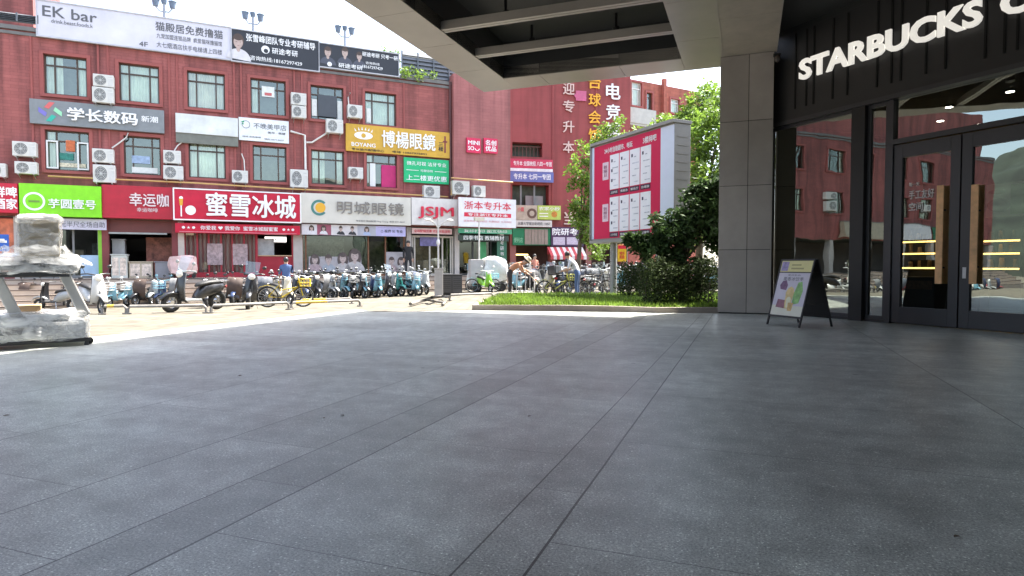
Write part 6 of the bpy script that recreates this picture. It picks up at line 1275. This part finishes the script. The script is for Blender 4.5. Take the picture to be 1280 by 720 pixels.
B = MB(); B.box(-.9, .40, -.16, .54, .10, .36); B.box(-.9, .2, -.1, .5, .361, .46); B.build('motor_hood', mat('hood_pale', (.55, .55, .54), .4, var=.1), tm, .05)
B = MB(); B.box(-.88, -.15, -.172, -.161, .2, .3); B.build('hood_stripe', mat('stripe_gray', (.12, .12, .13), .4), tm)
B = MB(); B.box(-.92, .30, -.26, .12, 1.08, 1.22); B.build('console', mat('console_gray', (.30, .30, .29), .45), tm, .04)
B = MB(); B.box(-.8, .2, -.27, -.261, 1.12, 1.18); B.build('console_stripe', ACC, tm)
B = MB(); B.box(-.41, .08, -.36, .06, 1.28, 1.78); B.build('carton', mat('carton_drab', (.33, .28, .20), .7, var=.12, scale=3), tm, .008)
wrap2 = mat('plastic_film', (.70, .70, .69), .18, var=.2, scale=7, bump=.9, bscale=9, coat=.5)
mat('mill_black', (.03, .03, .032), .5)
for y_ in (-.14, .57):
    B = MB(); B.box(-.98, .46, y_, y_ + .07, .055, .105); B.build('base_rail', MATS['mill_black'], tm, .012)
B = MB(); B.box(-.95, -.87, -.07, .57, .06, .1); B.box(.36, .43, -.07, .57, .06, .1); B.build('cross_bar', MATS['mill_black'], tm, .01)
for x_ in (-.93, .40):
    for y_ in (-.105, .6): B = MB(); B.cyl((x_, y_, 0), (x_, y_, .056), .035, .025, 12); B.build('foot', MATS['mill_black'], tm)
crumple(crumple(gridbox(-.95, .46, -.2, .6, .085, .50, 26, .1), .020, 8), .005, 21).build('wrapped_hood', film_a, tm)
for x in (-.9, .45):
    B = MB(); B.cyl((x, -.02, .05), (x, .03, .05), .05, n=14); B.build('foot_wheel', rub, tm)
for x, lx in ((-.46, -.32), (.40, -.34)):
    B = MB(); M = Matrix.Translation((x, -.12, .42)) @ Matrix.Rotation(R(-24), 4, 'Y'); B.box(-.075, .075, 0, .1, 0, .82, 0, M); B.build('upright', gm, tm, .02)
# console with bars, wrapped
crumple(crumple(gridbox(-1.0, .37, -.32, .18, 1.04, 1.30, 24, .16), .020, 8), .005, 21).build('wrapped_console', film_a, tm)
B = MB(); B.box(-.85, .2, -.2, .1, .99, 1.06); B.build('console_tray', mat('mill_black', (.03, .03, .032), .5), tm, .01)
crumple(crumple(gridbox(-.44, .11, -.40, .1, 1.26, 1.82, 22, .10), .010, 7), .0035, 20).build('wrapped_carton', film_b, tm)
crumple(crumple(gridbox(-.46, .13, -.42, .12, 1.72, 1.85, 20, .2), .012, 9), .004, 20).build('film_top', film_a, tm)
B = MB(); B.box(-.50, -.16, .16, .55, .50, .585); tag(B.build('cardboard_box', carton, None, .008, loc=tm.location, rotz=R(36)), 'flat brown cardboard box lying on the wrapped treadmill deck', 'box')
B = MB(); vs_, fs_ = [], []; n_ = 28
for r_ in range(5):
    f_ = r_ / 4
    for q in range(n_):
        a_ = 2 * math.pi * q / n_; sx2 = (.34 + .36 * f_ ** 1.6) * (1 if math.cos(a_) > 0 else 1.25); sy2 = .28 + .06 * f_
        c_, s2 = math.cos(a_), math.sin(a_); m_ = 1 + .05 * math.sin(q * 2.3 + r_)
        vs_.append((-.19 + sx2 * m_ * math.copysign(abs(c_) ** .5, c_), -.14 + sy2 * math.copysign(abs(s2) ** .5, s2), 1.42 - .26 * f_ + .02 * math.sin(q * 3.1)))
for r_ in range(4):
    for q in range(n_): fs_.append((r_ * n_ + q, (r_ + 1) * n_ + q, (r_ + 1) * n_ + (q + 1) % n_, r_ * n_ + (q + 1) % n_))
B.add(vs_, fs_, 0, True); crumple(B, .01, 20).build('film_skirt', film_b, tm)
B = MB(); B.tube([(-1.2, -.1, 1.1), (-.95, -.15, 1.32), (-.7, -.1, 1.28)], .035, 6); B.build('hand_rail', gm, tm)
# ================================================================== PEOPLE
skin = mat('skin', (.45, .27, .19), .55, var=.05)
def person(pos, heading, J, cloth, label, scale=1.0, hat=None, hair=(.02, .017, .015), helmet=None):
    """J: joint -> (x forward, y left, z up) metres; cloth: top, trousers, shoes"""
    t = empty('person', pos, heading, label, 'person'); t.scale = (scale,) * 3
    names = list(J); V = [J[n_] for n_ in names]; ix = {n_: i for i, n_ in enumerate(names)}
    E = [('pelvis', 'waist'), ('waist', 'chest'), ('chest', 'neck'), ('neck', 'chin'), ('chin', 'crown'), ('chest', 'shL'), ('shL', 'elL'), ('elL', 'wrL'), ('wrL', 'haL'), ('chest', 'shR'), ('shR', 'elR'), ('elR', 'wrR'), ('wrR', 'haR'), ('pelvis', 'hipL'), ('hipL', 'knL'), ('knL', 'anL'), ('anL', 'toL'), ('pelvis', 'hipR'), ('hipR', 'knR'), ('knR', 'anR'), ('anR', 'toR')]
    rad = dict(pelvis=.14, waist=.13, chest=.15, neck=.055, chin=.085, crown=.095, sh=.07, el=.045, wr=.03, ha=.035, hip=.09, kn=.062, an=.042, to=.042)
    me = bpy.data.meshes.new('body'); me.from_pydata(V, [(ix[a], ix[c]) for a, c in E], []); o = bpy.data.objects.new('body_src', me); COL.objects.link(o)
    sk = o.modifiers.new('skin', 'SKIN'); sk.use_smooth_shade = True; me.skin_vertices[0].data
    for n_, i in ix.items():
        r_ = rad.get(n_) or rad[n_[:2]] if n_[:2] in rad and n_ not in rad else rad.get(n_, rad.get(n_[:3], .05)); me.skin_vertices[0].data[i].radius = (r_, r_)
    me.skin_vertices[0].data[ix['pelvis']].use_root = True
    sb = o.modifiers.new('sub', 'SUBSURF'); sb.levels = 2; sb.render_levels = 2
    dg = bpy.context.evaluated_depsgraph_get(); dg.update(); m2 = bpy.data.meshes.new_from_object(o.evaluated_get(dg)); bpy.data.objects.remove(o); m2.name = 'body'
    m2.materials.clear()
    for mm in (cloth[0], cloth[1], cloth[2], skin): m2.materials.append(mm)
    seg = [('pelvis', 'waist', 0), ('waist', 'chest', 0), ('chest', 'neck', 0), ('neck', 'chin', 3), ('chin', 'crown', 3), ('pelvis', 'hipL', 1), ('pelvis', 'hipR', 1)]
    for s_ in 'LR': seg += [('chest', 'sh' + s_, 0), ('sh' + s_, 'el' + s_, 0), ('el' + s_, 'wr' + s_, 3 if cloth[3] else 0), ('wr' + s_, 'ha' + s_, 3), ('hip' + s_, 'kn' + s_, 1), ('kn' + s_, 'an' + s_, 1), ('an' + s_, 'to' + s_, 2)]
    SP = [(Vector(J[a]), Vector(J[c]), k_) for a, c, k_ in seg]
    for p_ in m2.polygons:
        c = p_.center; best = min(SP, key=lambda s_: (c - (s_[0] + (s_[1] - s_[0]) * max(0, min(1, (c - s_[0]).dot(s_[1] - s_[0]) / max(1e-6, (s_[1] - s_[0]).length_squared))))).length); p_.material_index = best[2]; p_.use_smooth = True
    b_ = bpy.data.objects.new('body', m2); COL.objects.link(b_); b_.parent = t
    hd_, ch = Vector(J['crown']), Vector(J['chin']); up = (hd_ - ch).normalized(); f = Vector((1, 0, 0)); f = (f - up * f.dot(up)).normalized()
    B = MB(); c = ch.lerp(hd_, .62) - f * .025; B.ball(c + up * .02, .102, .098, .11, nu=12, nv=8); B.v = [v for v in B.v]; hm_ = helmet if helmet else mat('hair_black', hair, .6)
    B.build('helmet' if helmet else 'hair', hm_, t)
    B = MB(); c = ch.lerp(hd_, .45) + f * .095; B.ball(c, .018, .014, .022, nu=8, nv=5, m=0)
    for sgn in (-1, 1): B.ball(c + up * .03 + Vector((-.015, .033 * sgn, 0)), .012, .012, .009, nu=8, nv=5, m=1)
    B.build('face', [skin, K_], t)
    if hat: B = MB(); c = ch.lerp(hd_, .95); B.cyl(c, c + up * .02, .2, .19, 20); B.cyl(c + up * .02, c + up * .13, .125, .09, 16); B.build('hat', hat, t)
    # fingers on both hands
    for s_ in 'LR':
        w_, h_ = Vector(J['wr' + s_]), Vector(J['ha' + s_]); d = (h_ - w_).normalized(); sd = d.cross(Vector((0, 0, 1)) if abs(d.z) < .9 else Vector((1, 0, 0))).normalized(); B = MB()
        for q in range(4): o_ = h_ + sd * (.017 * (q - 1.5)); B.tube([o_, o_ + d * (.05 + .008 * (q in (1, 2))) + Vector((0, 0, -.006)), o_ + d * (.08 + .01 * (q in (1, 2))) + Vector((0, 0, -.025))], [.009, .008, .006], 6)
        B.tube([w_ + d * .02, w_ + d * .05 + sd * .035, w_ + d * .08 + sd * .04], [.011, .009, .007], 6); B.build('hand', skin, t)
    return t
def stand(**k):
    J = dict(pelvis=(0, 0, .92), waist=(0, 0, 1.08), chest=(0, 0, 1.32), neck=(.0, 0, 1.47), chin=(.03, 0, 1.55), crown=(.03, 0, 1.68), shL=(0, .18, 1.38), elL=(-.03, .24, 1.10), wrL=(.06, .23, .86), haL=(.08, .22, .79), shR=(0, -.18, 1.38), elR=(-.03, -.24, 1.10), wrR=(.06, -.23, .86), haR=(.08, -.22, .79),
             hipL=(0, .1, .86), knL=(.03, .11, .48), anL=(0, .11, .09), toL=(.15, .12, .045), hipR=(0, -.1, .86), knR=(.03, -.11, .48), anR=(0, -.11, .09), toR=(.15, -.12, .045)); J.update(k); return J
cl = lambda n, c: mat('cloth_' + n, c, .85, var=.15, scale=6, bump=.3, bscale=30)
bend = dict(waist=(.12, 0, 1.05), chest=(.38, 0, 1.2), neck=(.52, 0, 1.25), chin=(.60, 0, 1.27), crown=(.7, 0, 1.36), shL=(.36, .18, 1.2), elL=(.5, .24, .98), wrL=(.7, .16, .92), haL=(.76, .13, .9), shR=(.36, -.18, 1.2), elR=(.5, -.24, .94), wrR=(.72, -.16, .82), haR=(.78, -.13, .79))
cp = gp(637, 369); cs = person(cp, R(-10), stand(**bend, pelvis=(-.05, 0, .92)), (cl('rust', (.42, .2, .11)), cl('darktrousers', (.035, .03, .03)), cl('shoe', (.03, .03, .03)), 0), 'street cleaner in a rust top and straw hat bending forward with a long broom', 1.05, hat=mat('straw', (.5, .42, .3), .8, var=.2, scale=20))
B = MB(); a0 = Vector((.78, -.13, .79)); B.tube([(.55, .1, 1.05), (.78, -.05, .86), (1.65, -.35, .06)], .015, 6); B.box(1.55, 1.85, -.5, -.25, .0, .1, 0); o = B.build('broom', mat('broom_wood', (.5, .4, .25), .7), None, loc=cp, rotz=R(-10)); tag(o, 'long pale broom held by the bending street cleaner', 'broom')
person(gp(722, 372), R(160), stand(**dict(waist=(.08, 0, 1.06), chest=(.22, 0, 1.27), neck=(.3, 0, 1.4), chin=(.36, 0, 1.46), crown=(.42, 0, 1.57), shL=(.2, .18, 1.3), elL=(.3, .24, 1.04), wrL=(.5, .2, .96), haL=(.57, .18, .95), shR=(.2, -.18, 1.3), elR=(.3, -.24, 1.04), wrR=(.5, -.2, .96), haR=(.57, -.18, .95))), (cl('white', (.6, .6, .62)), cl('denim', (.08, .13, .26)), MATS['cloth_shoe'], 1), 'person in a white shirt and blue trousers leaning over a bicycle', 1.02)
person(gp(709, 366), R(-20), stand(), (cl('dark', (.06, .06, .07)), cl('graytrousers', (.2, .2, .2)), MATS['cloth_shoe'], 1), 'person in a dark top standing among the crowded scooters', 1.02)
sp_ = FA.hit(512, 347, 1.0); person(FA.w(sp_[0], .8, FLOOR), R(-80), stand(), (cl('blacktop', (.02, .02, .022)), cl('blackpants', (.025, .025, .03)), MATS['cloth_shoe'], 0), 'person in black clothes standing on the terrace by the pale shop door', 1.0)
person(gp(358, 378.5), R(100), stand(**dict(elR=(.2, -.2, 1.15), wrR=(.38, -.12, 1.2), haR=(.45, -.1, 1.22))), (cl('courierblue', (.07, .12, .26)), MATS['cloth_graytrousers'], MATS['cloth_shoe'], 1), 'courier in a dark blue shirt and dark helmet among scooters below the tea shop counter', 1.0, helmet=pk)
person(gp(668, 361), R(-60), stand(), (cl('coral', (.5, .2, .14)), MATS['cloth_graytrousers'], MATS['cloth_shoe'], 1), 'person in a coral top standing deep in the scooter crowd', 1.0)

# ================================================================== the far stretch of the red building, met in the store windows' reflections
for s0_, s1_, lab, mt in ((-20.5, -15.5, 'plain beige shop sign mirrored in the store window', mat('sign_beige2', (.42, .36, .27), .55, var=.1)), (-26.5, -21, 'plain white shop sign mirrored in the store window', MATS['sign_white2']), (-33.5, -27.5, 'plain green shop sign at the far end of the brick building', MATS['banner_green'])):
    t = empty('shop_sign', FA.w(s0_, .5, 3.2).to_tuple(), FA.a, lab, 'sign'); B = MB(); B.box(0, s1_ - s0_, 0, .45, 0, 1.15); B.build('panel', mt, t, .01); B = MB(); B.box(-.05, s1_ - s0_ + .05, -.03, .46, 1.152, 1.22); B.build('rim', MATS['barrier_gray'], t)
for i, (s_, z_) in enumerate(((-14.2, 5.1), (-14.2, 5.9), (-18.3, 5.3), (-22.1, 5.2), (-22.1, 8.3), (-26.2, 5.4), (-30.0, 5.2))):
    o = copy_tree(proto); o.location = FA.w(s_, .02, z_); o.scale = (1, 1, 1); o['label'] = 'white air conditioner on the far stretch of brick wall mirrored in the store glass'; o['group'] = 'air conditioners on the mirrored stretch of wall'

# dry leaves and twigs on the paving
dry = mat('dry_leaf', (.13, .09, .055), .8, var=.4, scale=30)
for i, (u, v) in enumerate(((405, 523), (8, 520), (428, 520), (300, 470), (548, 452), (662, 521), (1196, 672))):
    p = onz(u, v); B = MB(); n = 6; L_ = random.uniform(.022, .042)
    for q in range(n): x0, x1 = -L_ / 2 + L_ * q / n, -L_ / 2 + L_ * (q + 1) / n; w0, w1 = [.3 * L_ * math.sin(math.pi * (x + L_ / 2) / L_) + .001 for x in (x0, x1)]; B.add([(x0, -w0, .006 + .25 * w0), (x1, -w1, .006 + .25 * w1), (x1, 0, .004), (x0, 0, .004)], [(0, 1, 2, 3)]); B.add([(x0, 0, .004), (x1, 0, .004), (x1, w1, .006 + .3 * w1), (x0, w0, .006 + .3 * w0)], [(0, 1, 2, 3)])
    o = B.build('dry_leaf', dry, None, loc=p, rotz=random.uniform(0, 6)); tag(o, 'small curled dry leaf lying on the shaded gray paving', 'leaf', 'dry leaves scattered on the paving')
